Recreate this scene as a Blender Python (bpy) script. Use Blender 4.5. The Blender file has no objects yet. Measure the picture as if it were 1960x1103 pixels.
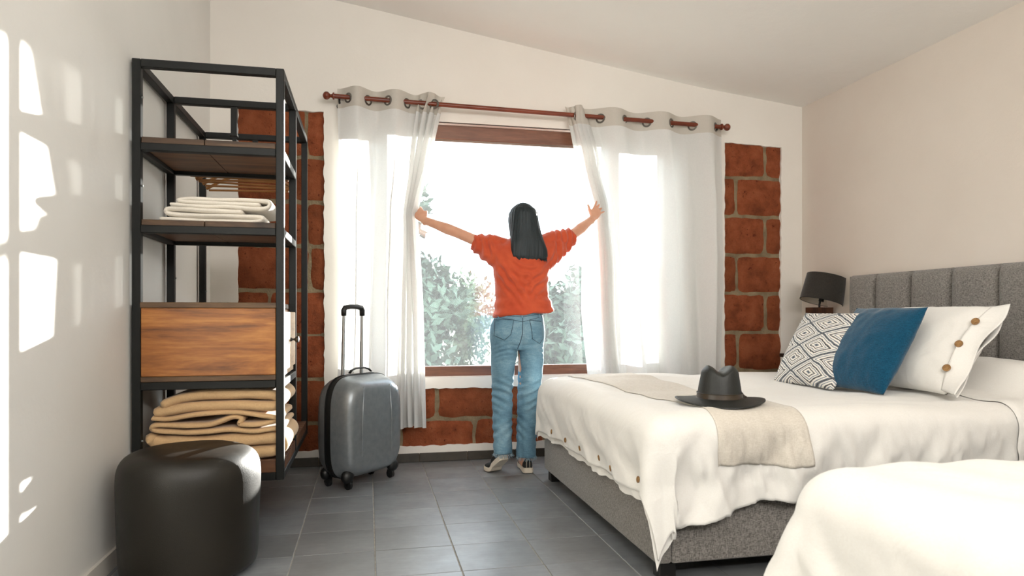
import bpy, bmesh, math, random
import numpy as np
from mathutils import Vector, Matrix, noise
PI = math.pi
random.seed(7)
C = bpy.context.scene.collection
SC = bpy.context.scene
R = math.radians

# ------------------------------------------------------------------ camera
F, HC, YAW = 1300.0, 0.95, R(12.0)
cd = bpy.data.cameras.new('camera'); cam = bpy.data.objects.new('camera', cd); C.objects.link(cam)
cd.sensor_width = 36; cd.lens = F/1960*36; cd.shift_y = (605-551.5)/1960
cd.clip_start = 0.05; cd.clip_end = 500
cd.dof.use_dof = True; cd.dof.focus_distance = 3.6; cd.dof.aperture_fstop = 4.5
cam.location = (0, 0, HC); cam.rotation_euler = (PI/2, 0, -YAW)
SC.camera = cam
# ------------------------------------------------------------------ sky
w = bpy.data.worlds.new('world'); SC.world = w; w.use_nodes = True
bg = w.node_tree.nodes['Background']
bg.inputs[0].default_value = (0.78, 0.90, 1.0, 1); bg.inputs[1].default_value = 4.0
# ------------------------------------------------------------------ sun
sd = bpy.data.lights.new('sun', 'SUN'); so = bpy.data.objects.new('sun', sd); C.objects.link(so)
sd.energy = 30.0; sd.angle = R(0.9); sd.color = (1.0, 0.965, 0.91)
SUN = Vector((0.63, 1.0, 0)).normalized()*math.cos(R(8.4)) + Vector((0, 0, math.sin(R(8.4))))
so.rotation_euler = SUN.to_track_quat('Z', 'Y').to_euler()
# ------------------------------------------------------------------ unseen area fill added behind the camera, aimed forward and up
ad = bpy.data.lights.new('rear_fill', 'AREA'); ao = bpy.data.objects.new('rear_fill', ad); C.objects.link(ao)
ad.shape = 'RECTANGLE'; ad.size = 2.8; ad.size_y = 0.6; ad.energy = 76; ad.color = (1.0, 0.98, 0.96)
ao.location = (.8, -1.0, 2.22); ao.rotation_euler = (R(118), 0, 0)
# ------------------------------------------------------------------ exposure
vs = SC.view_settings
vs.view_transform = 'Standard'; vs.look = 'None'; vs.gamma = 1; vs.use_curve_mapping = False
vs.exposure = 0.42

# ================================================================== helpers
ct, st = math.cos(YAW), math.sin(YAW)
def at(px, py, Y):
    """world point on the plane y=Y seen at a photo pixel (used to survey the room)"""
    k = (px-980)/F
    X = Y*(st+k*ct)/(ct-k*st); d = X*st+Y*ct
    return Vector((X, Y, HC+(605-py)*d/F))
def atz(px, py, Z):
    d = F*(HC-Z)/(py-605); r = (px-980)/F*d
    return Vector((d*st+r*ct, d*ct-r*st, Z))
def atx(px, py, X):
    k = (px-980)/F
    Y = X*(ct-k*st)/(st+k*ct)
    return at(px, py, Y)

def lin(c):
    return tuple(((x/255)/12.92 if x/255 <= .04045 else ((x/255+.055)/1.055)**2.4) for x in c)

def link(name, me, mat=None, parent=None):
    o = bpy.data.objects.new(name, me); C.objects.link(o)
    if mat is not None and len(me.materials) == 0: me.materials.append(mat)
    if parent is not None: o.parent = parent
    return o
def smooth(me, ang=None):
    me.polygons.foreach_set('use_smooth', [True]*len(me.polygons))
    if ang is not None:
        try: me.set_sharp_from_angle(angle=R(ang))
        except Exception: pass
    me.update()
def tag(o, label=None, cat=None, group=None, kind=None):
    if label: o['label'] = label
    if cat: o['category'] = cat
    if group: o['group'] = group
    if kind: o['kind'] = kind
    return o
def empty(name, loc, rz=0, rx=0, ry=0):
    o = bpy.data.objects.new(name, None); C.objects.link(o)
    o.empty_display_size = .05
    o.location = loc; o.rotation_euler = (rx, ry, rz); return o
def thing(name, label, cat, loc=(0, 0, 0), rz=0, group=None):
    return tag(empty(name, loc, rz), label, cat, group)
def base_of(parent):
    v = Vector((0, 0, 0)); p = parent
    while p is not None:
        v += Vector(p.location); p = p.parent
    return v
def mk(name, bm, mat, parent=None, sm=None, world=True, bevel=None, seg=2):
    """one bmesh becomes one object; world=True: coordinates are world ones, moved into the (unrotated) parent"""
    if world and parent is not None:
        bmesh.ops.translate(bm, verts=bm.verts, vec=-base_of(parent))
    if bevel:
        bmesh.ops.bevel(bm, geom=[e for e in bm.edges if e.is_manifold and e.calc_face_angle(0) > R(30)], offset=bevel,
                        segments=seg, profile=.5, affect='EDGES', clamp_overlap=True)
    bmesh.ops.recalc_face_normals(bm, faces=bm.faces)
    me = bpy.data.meshes.new(name); bm.to_mesh(me); bm.free()
    if sm is not None: smooth(me, sm if sm is not True else None)
    return link(name, me, mat, parent)
def box(bm, a, b, m=None):
    x0, y0, z0 = a; x1, y1, z1 = b
    vs_ = [bm.verts.new(p) for p in ((x0,y0,z0),(x1,y0,z0),(x1,y1,z0),(x0,y1,z0),(x0,y0,z1),(x1,y0,z1),(x1,y1,z1),(x0,y1,z1))]
    for f in ((0,3,2,1),(4,5,6,7),(0,1,5,4),(1,2,6,5),(2,3,7,6),(3,0,4,7)):
        bm.faces.new([vs_[i] for i in f])
    if m is not None: bmesh.ops.transform(bm, matrix=m, verts=vs_)
    return bm
def bx(a, b, m=None): return box(bmesh.new(), a, b, m)
def frame_of(d):
    d = d.normalized(); up = Vector((0, 0, 1)) if abs(d.z) < .95 else Vector((0, 1, 0))
    s = d.cross(up).normalized(); return s, s.cross(d).normalized()
def tube(bm, pts, rad, n=12, caps=True, ref=None):
    """tube along points; rad = number, list of numbers or list of (side, up) pairs"""
    pts = [Vector(p) for p in pts]; N = len(pts)
    if not isinstance(rad, (list, tuple)): rad = [rad]*N
    rings = []; ps = None
    for i, p in enumerate(pts):
        d = (pts[min(i+1, N-1)]-pts[max(i-1, 0)]).normalized()
        if ref is not None:
            s = d.cross(Vector(ref)).normalized(); u = s.cross(d).normalized()
        else:
            if ps is None: s, u = frame_of(d)
            else:
                s = (ps-d*ps.dot(d)).normalized(); u = s.cross(d).normalized()
            ps = s
        r = rad[i]; ra, rb = (r, r) if not isinstance(r, (list, tuple)) else r
        rings.append([bm.verts.new(p+s*ra*math.cos(a)+u*rb*math.sin(a)) for a in [2*PI*k/n for k in range(n)]])
    for i in range(N-1):
        for k in range(n):
            bm.faces.new((rings[i][k], rings[i][(k+1)%n], rings[i+1][(k+1)%n], rings[i+1][k]))
    if caps:
        bm.faces.new(rings[0][::-1]); bm.faces.new(rings[-1])
    return bm
def ball(bm, c, r, n=16, sc=(1,1,1), rot=None):
    m = Matrix.Translation(Vector(c)) @ (rot.to_4x4() if rot else Matrix()) @ Matrix.Diagonal((r*sc[0], r*sc[1], r*sc[2], 1))
    bmesh.ops.create_uvsphere(bm, u_segments=n, v_segments=max(6, n//2+2), radius=1, matrix=m); return bm
def lathe(bm, prof, n=32, m=None, cap=True):
    rings = []
    for (r, z) in prof:
        rings.append([bm.verts.new((r*math.cos(2*PI*k/n), r*math.sin(2*PI*k/n), z)) for k in range(n)])
    for i in range(len(rings)-1):
        for k in range(n):
            bm.faces.new((rings[i][k], rings[i][(k+1)%n], rings[i+1][(k+1)%n], rings[i+1][k]))
    if cap:
        bm.faces.new(rings[0][::-1]); bm.faces.new(rings[-1])
    if m is not None: bmesh.ops.transform(bm, matrix=m, verts=[v for r_ in rings for v in r_])
    return bm
def grid(bm, fn, nu, nv, uvname='UVMap', closed_u=False):
    uvl = bm.loops.layers.uv.verify()
    V = [[bm.verts.new(fn(i/nu, j/nv)) for j in range(nv+1)] for i in range(nu+1)]
    for i in range(nu):
        for j in range(nv):
            f = bm.faces.new((V[i][j], V[i+1][j], V[i+1][j+1], V[i][j+1]))
            for l, (a, b) in zip(f.loops, ((i, j), (i+1, j), (i+1, j+1), (i, j+1))):
                l[uvl].uv = (a/nu, b/nv)
    return V
def fuse(bm, voxel, iters=4, factor=.5):
    """voxel-unite overlapping closed shapes into one continuous surface"""
    bmesh.ops.recalc_face_normals(bm, faces=bm.faces)
    me = bpy.data.meshes.new('tmp'); bm.to_mesh(me); bm.free()
    o = bpy.data.objects.new('tmp', me); C.objects.link(o)
    m = o.modifiers.new('r', 'REMESH'); m.mode = 'VOXEL'; m.voxel_size = voxel; m.adaptivity = 0
    s = o.modifiers.new('s', 'SMOOTH'); s.iterations = iters; s.factor = factor
    dg = bpy.context.evaluated_depsgraph_get()
    out = bpy.data.meshes.new_from_object(o.evaluated_get(dg))
    bpy.data.objects.remove(o); bpy.data.meshes.remove(me)
    smooth(out); return out
def warp(me, fn):
    """move each vertex along its normal by fn(co, normal)"""
    N = [v.normal.copy() for v in me.vertices]
    for v, n in zip(me.vertices, N):
        v.co = v.co + n*fn(v.co, n)
    me.update()
def nz(p, s=1.0): return noise.noise(Vector(p)*s)
def sstep(a, b, x):
    t = min(1, max(0, (x-a)/(b-a))); return t*t*(3-2*t)
def lerp(a, b, t): return a+(b-a)*t
def pw(x, pts, sm=False):
    """piecewise interpolation through (x, y) pairs sorted by x"""
    if x <= pts[0][0]: return pts[0][1]
    for (a, ya), (b, yb) in zip(pts, pts[1:]):
        if x <= b:
            t = (x-a)/(b-a)
            if sm: t = t*t*(3-2*t)
            return ya+(yb-ya)*t
    return pts[-1][1]

# ================================================================== materials
class NT:
    def __init__(s, name):
        s.m = bpy.data.materials.new(name); s.m.use_nodes = True; s.t = s.m.node_tree
        s.b = s.t.nodes['Principled BSDF']; s.out = s.t.nodes['Material Output']
    def n(s, typ, **kw):
        nd = s.t.nodes.new('ShaderNode'+typ)
        for k, v in kw.items():
            if k.startswith('_'): setattr(nd, k[1:], v)
            else: nd.inputs[k.replace('_', ' ')].default_value = v
        return nd
    def l(s, a, b): s.t.links.new(a, b)
    def coord(s, kind='Object', scale=(1,1,1), loc=(0,0,0), rot=(0,0,0)):
        tc = s.n('TexCoord'); mp = s.n('Mapping'); mp.inputs['Scale'].default_value = scale
        mp.inputs['Location'].default_value = loc; mp.inputs['Rotation'].default_value = rot
        s.l(tc.outputs[kind], mp.inputs[0]); return mp.outputs[0]
    def noise(s, vec, scale=5, detail=4, rough=.55, dist=0):
        nd = s.n('TexNoise', Scale=scale, Detail=detail, Roughness=rough, Distortion=dist)
        if vec is not None: s.l(vec, nd.inputs['Vector'])
        return nd.outputs[0]
    def ramp(s, fac, stops):
        r = s.n('ValToRGB'); e = r.color_ramp.elements
        while len(e) < len(stops): e.new(.5)
        for i, (p, c) in enumerate(stops):
            e[i].position = p; e[i].color = (*c, 1)
        s.l(fac, r.inputs[0]); return r.outputs[0]
    def mix(s, fac, a, b, typ='MIX'):
        m = s.n('Mix', _data_type='RGBA', _blend_type=typ)
        for sock, v in ((m.inputs[0], fac), (m.inputs[6], a), (m.inputs[7], b)):
            if isinstance(v, (int, float)): sock.default_value = v
            elif isinstance(v, tuple): sock.default_value = (*v, 1)
            else: s.l(v, sock)
        return m.outputs[2]
    def math(s, op, a, b=None, c=None):
        m = s.n('Math', _operation=op)
        for i, v in enumerate((a, b, c)):
            if v is None: continue
            if isinstance(v, (int, float)): m.inputs[i].default_value = v
            else: s.l(v, m.inputs[i])
        return m.outputs[0]
    def color(s, c):
        if isinstance(c, tuple): s.b.inputs['Base Color'].default_value = (*c, 1)
        else: s.l(c, s.b.inputs['Base Color'])
    def rough(s, r):
        if isinstance(r, (int, float)): s.b.inputs['Roughness'].default_value = r
        else: s.l(r, s.b.inputs['Roughness'])
    def bump(s, h, strength=.3, dist=.01, prev=None):
        b = s.n('Bump', Strength=strength, Distance=dist); s.l(h, b.inputs['Height'])
        if prev is not None: s.l(prev, b.inputs['Normal'])
        s.l(b.outputs[0], s.b.inputs['Normal']); return b.outputs[0]
    def set(s, **kw):
        for k, v in kw.items(): s.b.inputs[k.replace('_', ' ')].default_value = v
        return s

def simple(name, c1, c2=None, rough=.5, scale=8, bump=0, bscale=60, metal=0, dist=.004, kind='Object', stretch=(1,1,1), detail=4):
    s = NT(name); s.set(Metallic=metal); s.rough(rough)
    c1 = lin(c1)
    v = s.coord(kind, stretch)
    if c2:
        s.color(s.ramp(s.noise(v, scale, detail), [(.3, c1), (.7, lin(c2))]))
    else: s.color(c1)
    if bump: s.bump(s.noise(v, bscale, 3), bump, dist)
    return s.m

def plaster(name, c1, c2):
    s = NT(name); v = s.coord('Object')
    s.color(s.ramp(s.noise(v, 1.3, 5), [(.25, lin(c1)), (.75, lin(c2))])); s.rough(.72)
    n1 = s.noise(v, 9, 4); n2 = s.noise(v, 90, 3)
    b = s.bump(n1, .14, .02); s.bump(n2, .09, .004, b); return s.m
def weave(name, c1, c2, scale=350, rough=.85, bump=.5, big=None, trans=0):
    s = NT(name); v = s.coord('Object')
    a = s.coord('Object', (scale*.16, scale*.16, scale)); b = s.coord('Object', (scale, scale, scale*.16))
    n1 = s.noise(a, 1, 2, .5); n2 = s.noise(b, 1, 2, .5)
    n = s.math('MULTIPLY', s.math('ADD', n1, n2), .5)
    col = s.ramp(n, [(.40, lin(c1)), (.60, lin(c2))])
    if big: col = s.mix(s.ramp(s.noise(v, 6, 4), [(.35, (0,0,0)), (.75, (.5,.5,.5))]), col, lin(big))
    s.color(col); s.rough(rough); s.set(Sheen_Weight=.25, Sheen_Roughness=.5); s.b.inputs['Specular IOR Level'].default_value = .2
    s.bump(n, bump, .002); return s.m
def wood(name, c1, c2, c3, rough=.45, axis='X', scale=7, bump=.15):
    s = NT(name)
    sc = {'X': (.12, 1, 1), 'Y': (1, .12, 1), 'Z': (1, 1, .12)}[axis]
    v = s.coord('Object', tuple(q*scale for q in sc))
    n = s.noise(v, 1.6, 7, .62, 1.2); fine = s.noise(s.coord('Object', tuple(q*scale*14 for q in sc)), 1, 3, .6)
    f = s.math('ADD', s.math('MULTIPLY', n, .75), s.math('MULTIPLY', fine, .25))
    s.color(s.ramp(f, [(.33, lin(c1)), (.5, lin(c2)), (.68, lin(c3))])); s.rough(rough)
    s.bump(fine, bump, .003); return s.m

M = {}
M['wall'] = plaster('white_plaster', (222, 216, 207), (230, 225, 217))
M['wall_left'] = plaster('white_plaster_left', (221, 219, 213), (230, 228, 223))
M['wall_right'] = plaster('beige_plaster', (212, 201, 189), (219, 209, 198))
M['ceiling'] = plaster('ceiling_plaster', (238, 234, 228), (243, 240, 235))
M['mortar'] = simple('mortar', (112, 96, 72), (146, 130, 102), .95, 12, .9, 70, dist=.01)
M['skirting'] = simple('skirting_slate', (52, 48, 40), (68, 62, 54), .5, 14, .2, 60)
M['metal'] = simple('black_steel', (10, 12, 11), (18, 20, 18), .5, 12, .1, 120)
M['metal'].node_tree.nodes['Principled BSDF'].inputs['Specular IOR Level'].default_value = .3
M['chrome'] = simple('satin_aluminium', (190, 194, 196), None, .28, metal=1)
M['steel'] = simple('grommet_steel', (120, 116, 110), None, .3, metal=.9)
M['rubber'] = simple('black_plastic', (16, 17, 17), None, .45)
M['rod'] = wood('curtain_rod_wood', (70, 26, 12), (108, 44, 20), (134, 60, 30), .35, 'X', 6)
M['frame'] = wood('window_frame_wood', (72, 44, 32), (102, 66, 48), (128, 86, 64), .4, 'X', 6)
M['panelwood'] = wood('honey_plank', (84, 46, 18), (150, 92, 40), (192, 132, 66), .4, 'X', 6, .25)
M['darkwood'] = wood('dark_board', (40, 28, 18), (78, 56, 36), (108, 82, 54), .6, 'X', 8, .4)
M['shelfwood'] = wood('brown_board', (62, 40, 24), (104, 70, 44), (128, 90, 60), .55, 'X', 5, .2)
M['slat'] = wood('slat_wood', (48, 28, 16), (84, 52, 30), (110, 72, 44), .5, 'X', 8, .2)
M['drawer'] = wood('pale_drawer_front', (150, 112, 72), (196, 160, 116), (216, 186, 146), .5, 'Y', 6, .2)
M['hanger'] = wood('hanger_wood', (120, 76, 34), (160, 108, 56), (182, 130, 76), .4, 'X', 10, .1)
M['blanket'] = weave('beige_blanket', (190, 156, 114), (200, 166, 124), 500, .95, .6)
M['towel'] = weave('cream_towel', (222, 214, 200), (230, 223, 210), 500, .95, .6)
M['upholstery'] = weave('grey_upholstery', (92, 88, 84), (150, 145, 139), 560, .9, .4)
M['duvet'] = weave('cream_cotton', (229, 226, 220), (233, 231, 226), 700, .9, .03)
M['pillow'] = weave('white_cotton', (231, 228, 222), (235, 233, 228), 700, .9, .03)
M['runner'] = weave('linen_runner', (202, 194, 181), (216, 209, 198), 500, .9, .2)
M['blue'] = weave('blue_cotton', (4, 58, 84), (12, 78, 106), 420, .9, .3)
def crease(m, sc=7, st_=.35, d=.012):
    t = m.node_tree; b = t.nodes['Principled BSDF']; old = b.inputs['Normal'].links[0].from_socket
    tc = t.nodes.new('ShaderNodeTexCoord'); n = t.nodes.new('ShaderNodeTexNoise'); n.inputs['Scale'].default_value = sc; n.inputs['Detail'].default_value = 4; n.inputs['Distortion'].default_value = 1.6; n.inputs['Roughness'].default_value = .45
    t.links.new(tc.outputs['Object'], n.inputs['Vector']); bp = t.nodes.new('ShaderNodeBump'); bp.inputs['Strength'].default_value = st_; bp.inputs['Distance'].default_value = d
    t.links.new(n.outputs[0], bp.inputs['Height']); t.links.new(old, bp.inputs['Normal']); t.links.new(bp.outputs[0], b.inputs['Normal'])
crease(M['duvet']); crease(M['pillow'], 9); crease(M['blue'], 8, .3); crease(M['runner'], 9, .25)
M['blackleg'] = simple('black_leg', (14, 13, 12), None, .5)
M['button'] = wood('coconut_button', (104, 72, 36), (146, 108, 62), (172, 134, 86), .5, 'X', 40, .3)
M['shade'] = weave('dark_lampshade', (40, 37, 33), (52, 48, 43), 300, .85, .3)
M['shade_in'] = simple('lampshade_lining', (196, 188, 174), None, .8)
M['lampwood'] = wood('lamp_wood', (40, 22, 12), (66, 38, 22), (88, 54, 32), .45, 'Z', 8)
M['stand'] = wood('nightstand_wood', (26, 20, 15), (42, 32, 24), (58, 46, 36), .5, 'X', 6)
M['baseboard'] = simple('white_baseboard', (214, 208, 198), None, .5)

def brick_mat():
    s = NT('terracotta_block'); v = s.coord('Object'); oi = s.n('ObjectInfo')
    base = s.ramp(s.noise(v, 9, 6, .65), [(.3, lin((102, 54, 34))), (.5, lin((140, 74, 46))), (.72, lin((160, 94, 62)))])
    c = s.mix(s.math('MULTIPLY', oi.outputs['Random'], .55), base, lin((114, 64, 38)))
    pits = s.noise(v, 42, 3, .6)
    c = s.mix(s.ramp(pits, [(.28, (1,1,1)), (.36, (0,0,0))]), c, lin((88, 40, 24)))
    s.color(c); s.rough(.93); s.b.inputs['Specular IOR Level'].default_value = .15
    b = s.bump(s.noise(v, 26, 6, .7), .9, .018); s.bump(s.noise(v, 130, 3), .5, .004, b); return s.m
M['brick'] = brick_mat()
def tile_mat():
    s = NT('slate_tile'); v = s.coord('Object'); oi = s.n('ObjectInfo')
    off = s.n('VectorMath', _operation='ADD'); s.l(v, off.inputs[0])
    comb = s.n('CombineXYZ'); s.l(s.math('MULTIPLY', oi.outputs['Random'], 37), comb.inputs[0]); s.l(s.math('MULTIPLY', oi.outputs['Random'], 91), comb.inputs[1])
    s.l(comb.outputs[0], off.inputs[1]); v = off.outputs[0]
    n = s.noise(v, 5, 7, .6); fine = s.noise(v, 24, 3, .5)
    st_ = s.n('Mapping'); st_.inputs['Scale'].default_value = (3, 60, 3); s.l(v, st_.inputs[0])
    streak = s.noise(st_.outputs[0], 1, 3, .6)
    f = s.math('ADD', s.math('MULTIPLY', n, .6), s.math('ADD', s.math('MULTIPLY', fine, .2), s.math('MULTIPLY', streak, .2)))
    c = s.ramp(f, [(.30, lin((98, 100, 102))), (.52, lin((124, 127, 130))), (.74, lin((150, 153, 156)))])
    c = s.mix(s.math('MULTIPLY', oi.outputs['Random'], .45), c, lin((88, 87, 85)))
    s.color(c)
    s.rough(s.ramp(s.noise(v, 9, 5), [(.3, (.32,)*3), (.7, (.42,)*3)])); s.b.inputs['Specular IOR Level'].default_value = 1.0
    s.bump(streak, .05, .001); return s.m
M['tile'] = tile_mat()
M['grout'] = simple('pale_grout', (176, 172, 164), (140, 136, 128), .9, 30)

def cloth_mat(name, col, transl, transp, col2=None):
    """thin sheer cloth: diffuse + translucent + the gaps between the threads"""
    s = NT(name); t = s.t; t.nodes.remove(s.b)
    v = s.coord('Object')
    d = s.n('BsdfDiffuse'); tr = s.n('BsdfTranslucent'); tp = s.n('BsdfTransparent')
    a = s.noise(s.coord('Object', (900, 900, 60)), 1, 2); b = s.noise(s.coord('Object', (60, 60, 900)), 1, 2)
    c = s.ramp(s.math('MULTIPLY', s.math('ADD', a, b), .5), [(.38, tuple(q*.93 for q in lin(col))), (.62, lin(col2 or col))])
    s.l(c, d.inputs[0]); s.l(c, tr.inputs[0])
    m1 = s.n('MixShader'); m1.inputs[0].default_value = transl; s.l(d.outputs[0], m1.inputs[1]); s.l(tr.outputs[0], m1.inputs[2])
    m2 = s.n('MixShader'); m2.inputs[0].default_value = transp; s.l(m1.outputs[0], m2.inputs[1]); s.l(tp.outputs[0], m2.inputs[2])
    s.l(m2.outputs[0], s.out.inputs[0]); return s.m
M['curtain'] = cloth_mat('sheer_curtain', (234, 234, 232), .40, .03)
M['curtain_hem'] = cloth_mat('curtain_header', (206, 200, 190), .22, .0)
def glass_mat():
    """window glass with an added translucent share that imitates sunlit haze outside"""
    s = NT('window_glass'); t = s.t; t.nodes.remove(s.b)
    tp = s.n('BsdfTransparent'); gl = s.n('BsdfGlossy', Roughness=.02); tr = s.n('BsdfTranslucent')
    tr.inputs[0].default_value = (.9, .95, 1, 1)
    tp.inputs[0].default_value = (.97, .99, .98, 1)
    fr = s.n('Fresnel', IOR=1.5)
    m1 = s.n('MixShader'); m1.inputs[0].default_value = .028; s.l(tp.outputs[0], m1.inputs[1]); s.l(tr.outputs[0], m1.inputs[2])  # translucent share added as a haze veil over the view
    m2 = s.n('MixShader'); s.l(s.math('MULTIPLY', fr.outputs[0], 2.0), m2.inputs[0]); s.l(m1.outputs[0], m2.inputs[1]); s.l(gl.outputs[0], m2.inputs[2])
    s.l(m2.outputs[0], s.out.inputs[0]); return s.m
M['glass'] = glass_mat()
# ================================================================== the setting
XL, XR, YB, YR = -0.943, 3.13, 4.45, -1.3
CEIL = [(-1.2, 3.105), (XL, 3.065), (.04, 2.919), (1.384, 2.713), (2.315, 2.577), (XR, 2.487), (3.4, 2.46)]
def cz(x): return pw(x, CEIL)
GY = 4.56                                    # plane of the window frame
WX0, WX1, WZ0, WZ1 = -.17, 2.19, .548, 2.225
# floor bed and tiles
fl = mk('floor', bx((XL-.2, YR-.2, -.12), (XR+.2, YB+.25, -.0035)), M['grout']); tag(fl, kind='structure')
tx, ty = .3155, .2895
tb = bx((-tx/2+.0024, -ty/2+.0012, -.012), (tx/2-.0024, ty/2-.0012, 0))
bmesh.ops.bevel(tb, geom=[e for e in tb.edges if all(v.co.z > -.001 for v in e.verts)], offset=.0012, segments=1, affect='EDGES')
tme = bpy.data.meshes.new('tile'); tb.to_mesh(tb and tme); tb.free(); tme.materials.append(M['tile'])
x0 = .0286-4*tx; y0 = 2.512-14*ty
nt = 0
for i in range(14):
    for j in range(21):
        xc = x0+(i+.5)*tx; yc = y0+(j+.5)*ty
        if yc-ty/2 > YB-.01 or xc-tx/2 > XR-.02 or xc+tx/2 < XL+.02: continue
        o = bpy.data.objects.new('tile', tme); C.objects.link(o); o.parent = fl
        o.location = (xc, yc, random.uniform(-.0006, .0006)); o.rotation_euler = (random.uniform(-.0012, .0012), random.uniform(-.0012, .0012), 0)
        nt += 1
# walls left / right / rear, ceiling
def wallpoly(name, pts, th, mat):
    """closed polygon pts (world) extruded by the vector th"""
    bm = bmesh.new(); a = [bm.verts.new(p) for p in pts]; b = [bm.verts.new(Vector(p)+Vector(th)) for p in pts]
    n = len(pts); bm.faces.new(a); bm.faces.new(b[::-1])
    for i in range(n): bm.faces.new((a[i], a[(i+1) % n], b[(i+1) % n], b[i]))
    o = mk(name, bm, mat); return tag(o, kind='structure')
wallpoly('wall_left', [(XL, YR, -.1), (XL, YB+.2, -.1), (XL, YB+.2, cz(XL)), (XL, YR, cz(XL))], (-.18, 0, 0), M['wall_left'])
wallpoly('wall_right', [(XR, YR, -.1), (XR, YB+.2, -.1), (XR, YB+.2, cz(XR)), (XR, YR, cz(XR))], (.18, 0, 0), M['wall_right'])
wallpoly('wall_rear', [(XL-.18, YR, -.1), (XR+.18, YR, -.1), (XR+.18, YR, 2.45)]+[(x, YR, z) for x, z in CEIL[::-1]], (0, -.18, 0), M['wall'])
wallpoly('ceiling', [(x, YR-.18, z) for x, z in CEIL]+[(x, YR-.18, z+.15) for x, z in CEIL[::-1]], (0, YB+.55-YR, 0), M['ceiling'])

# back wall: masonry behind, plaster skin in front with an open U where the blocks show
BW = bmesh.new()
yb0, yb1 = YB+.028, YB+.30
box(BW, (XL-.18, yb0, -.1), (WX0-.02, yb1, 2.36)); box(BW, (WX1+.02, yb0, -.1), (XR+.18, yb1, 2.36))
box(BW, (WX0-.02, yb0, -.1), (WX1+.02, yb1, WZ0-.02)); box(BW, (WX0-.02, yb0, WZ1+.02), (WX1+.02, yb1, 2.36))
wb = mk('wall_back', BW, M['mortar']); tag(wb, kind='structure')
UX0, UX1, UX2, UX3 = -.784, -.272, 2.508, 2.962      # U of exposed blocks
UZ0, UZ1, UZL, UZR = .098, .476, 2.238, 2.195
def jag(a, b, amp=.005, step=.022):
    a, b = Vector(a), Vector(b); n = max(2, int((b-a).length/step)); out = []
    d = (b-a).normalized(); nrm = Vector((-d.y, d.x))
    for i in range(n):
        t = i/n; out.append(a.lerp(b, t)+nrm*(noise.noise(Vector((a.x*9+t*n*.45, a.y*7, 3)))*amp*2 if i else 0))
    return out
def plaster_skin():
    bm = bmesh.new()
    def loop(pts):
        vv = [bm.verts.new((p[0], YB, p[1])) for p in pts]
        return [bm.edges.new((vv[i], vv[(i+1) % len(vv)])) for i in range(len(vv))]
    e = loop([(XL-.05, .0), (XR+.05, .0), (XR+.05, 2.52)]+[(x, z+.03) for x, z in CEIL[1:-1]][::-1])
    cor = [(UX0, UZL), (UX1, UZL+.004), (UX1+.004, UZ1+.004), (UX2-.002, UZ1-.01), (UX2, UZR), (UX3, UZR-.012), (UX3-.006, UZ0+.01), (UX0, UZ0)]
    pts = []
    for i in range(len(cor)): pts += jag(cor[i], cor[(i+1) % len(cor)])
    e += loop(pts)
    e += loop([(WX0, WZ0), (WX1, WZ0), (WX1, WZ1), (WX0, WZ1)])
    bmesh.ops.triangle_fill(bm, use_beauty=True, use_dissolve=False, edges=e)
    r = bmesh.ops.extrude_face_region(bm, geom=bm.faces[:])
    bmesh.ops.translate(bm, verts=[v for v in r['geom'] if isinstance(v, bmesh.types.BMVert)], vec=(0, .03, 0))
    return bm
ps = mk('plaster_skin', plaster_skin(), M['wall'], wb)
# reveal and sill of the window, white plaster
rv = bmesh.new()
box(rv, (WX0-.03, YB+.01, WZ0-.04), (WX0, YB+.29, WZ1+.04)); box(rv, (WX1, YB+.01, WZ0-.04), (WX1+.03, YB+.29, WZ1+.04))
box(rv, (WX0, YB+.01, WZ0-.04), (WX1, YB+.29, WZ0)); box(rv, (WX0, YB+.01, WZ1), (WX1, YB+.29, WZ1+.04))
mk('window_reveal', rv, M['wall'], wb)
# upper masonry behind the plaster, closed to the roof
up = bmesh.new()
a = [up.verts.new(p) for p in [(XL-.18, yb1-.02, 2.34), (XR+.18, yb1-.02, 2.34), (XR+.18, yb1-.02, 2.55)]+[(x, yb1-.02, z+.06) for x, z in CEIL[1:-1]][::-1]]
f = up.faces.new(a); r = bmesh.ops.extrude_face_region(up, geom=[f]); bmesh.ops.translate(up, verts=[v for v in r['geom'] if isinstance(v, bmesh.types.BMVert)], vec=(0, -.16, 0))
mk('upper_masonry', up, M['mortar'], wb)

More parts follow.
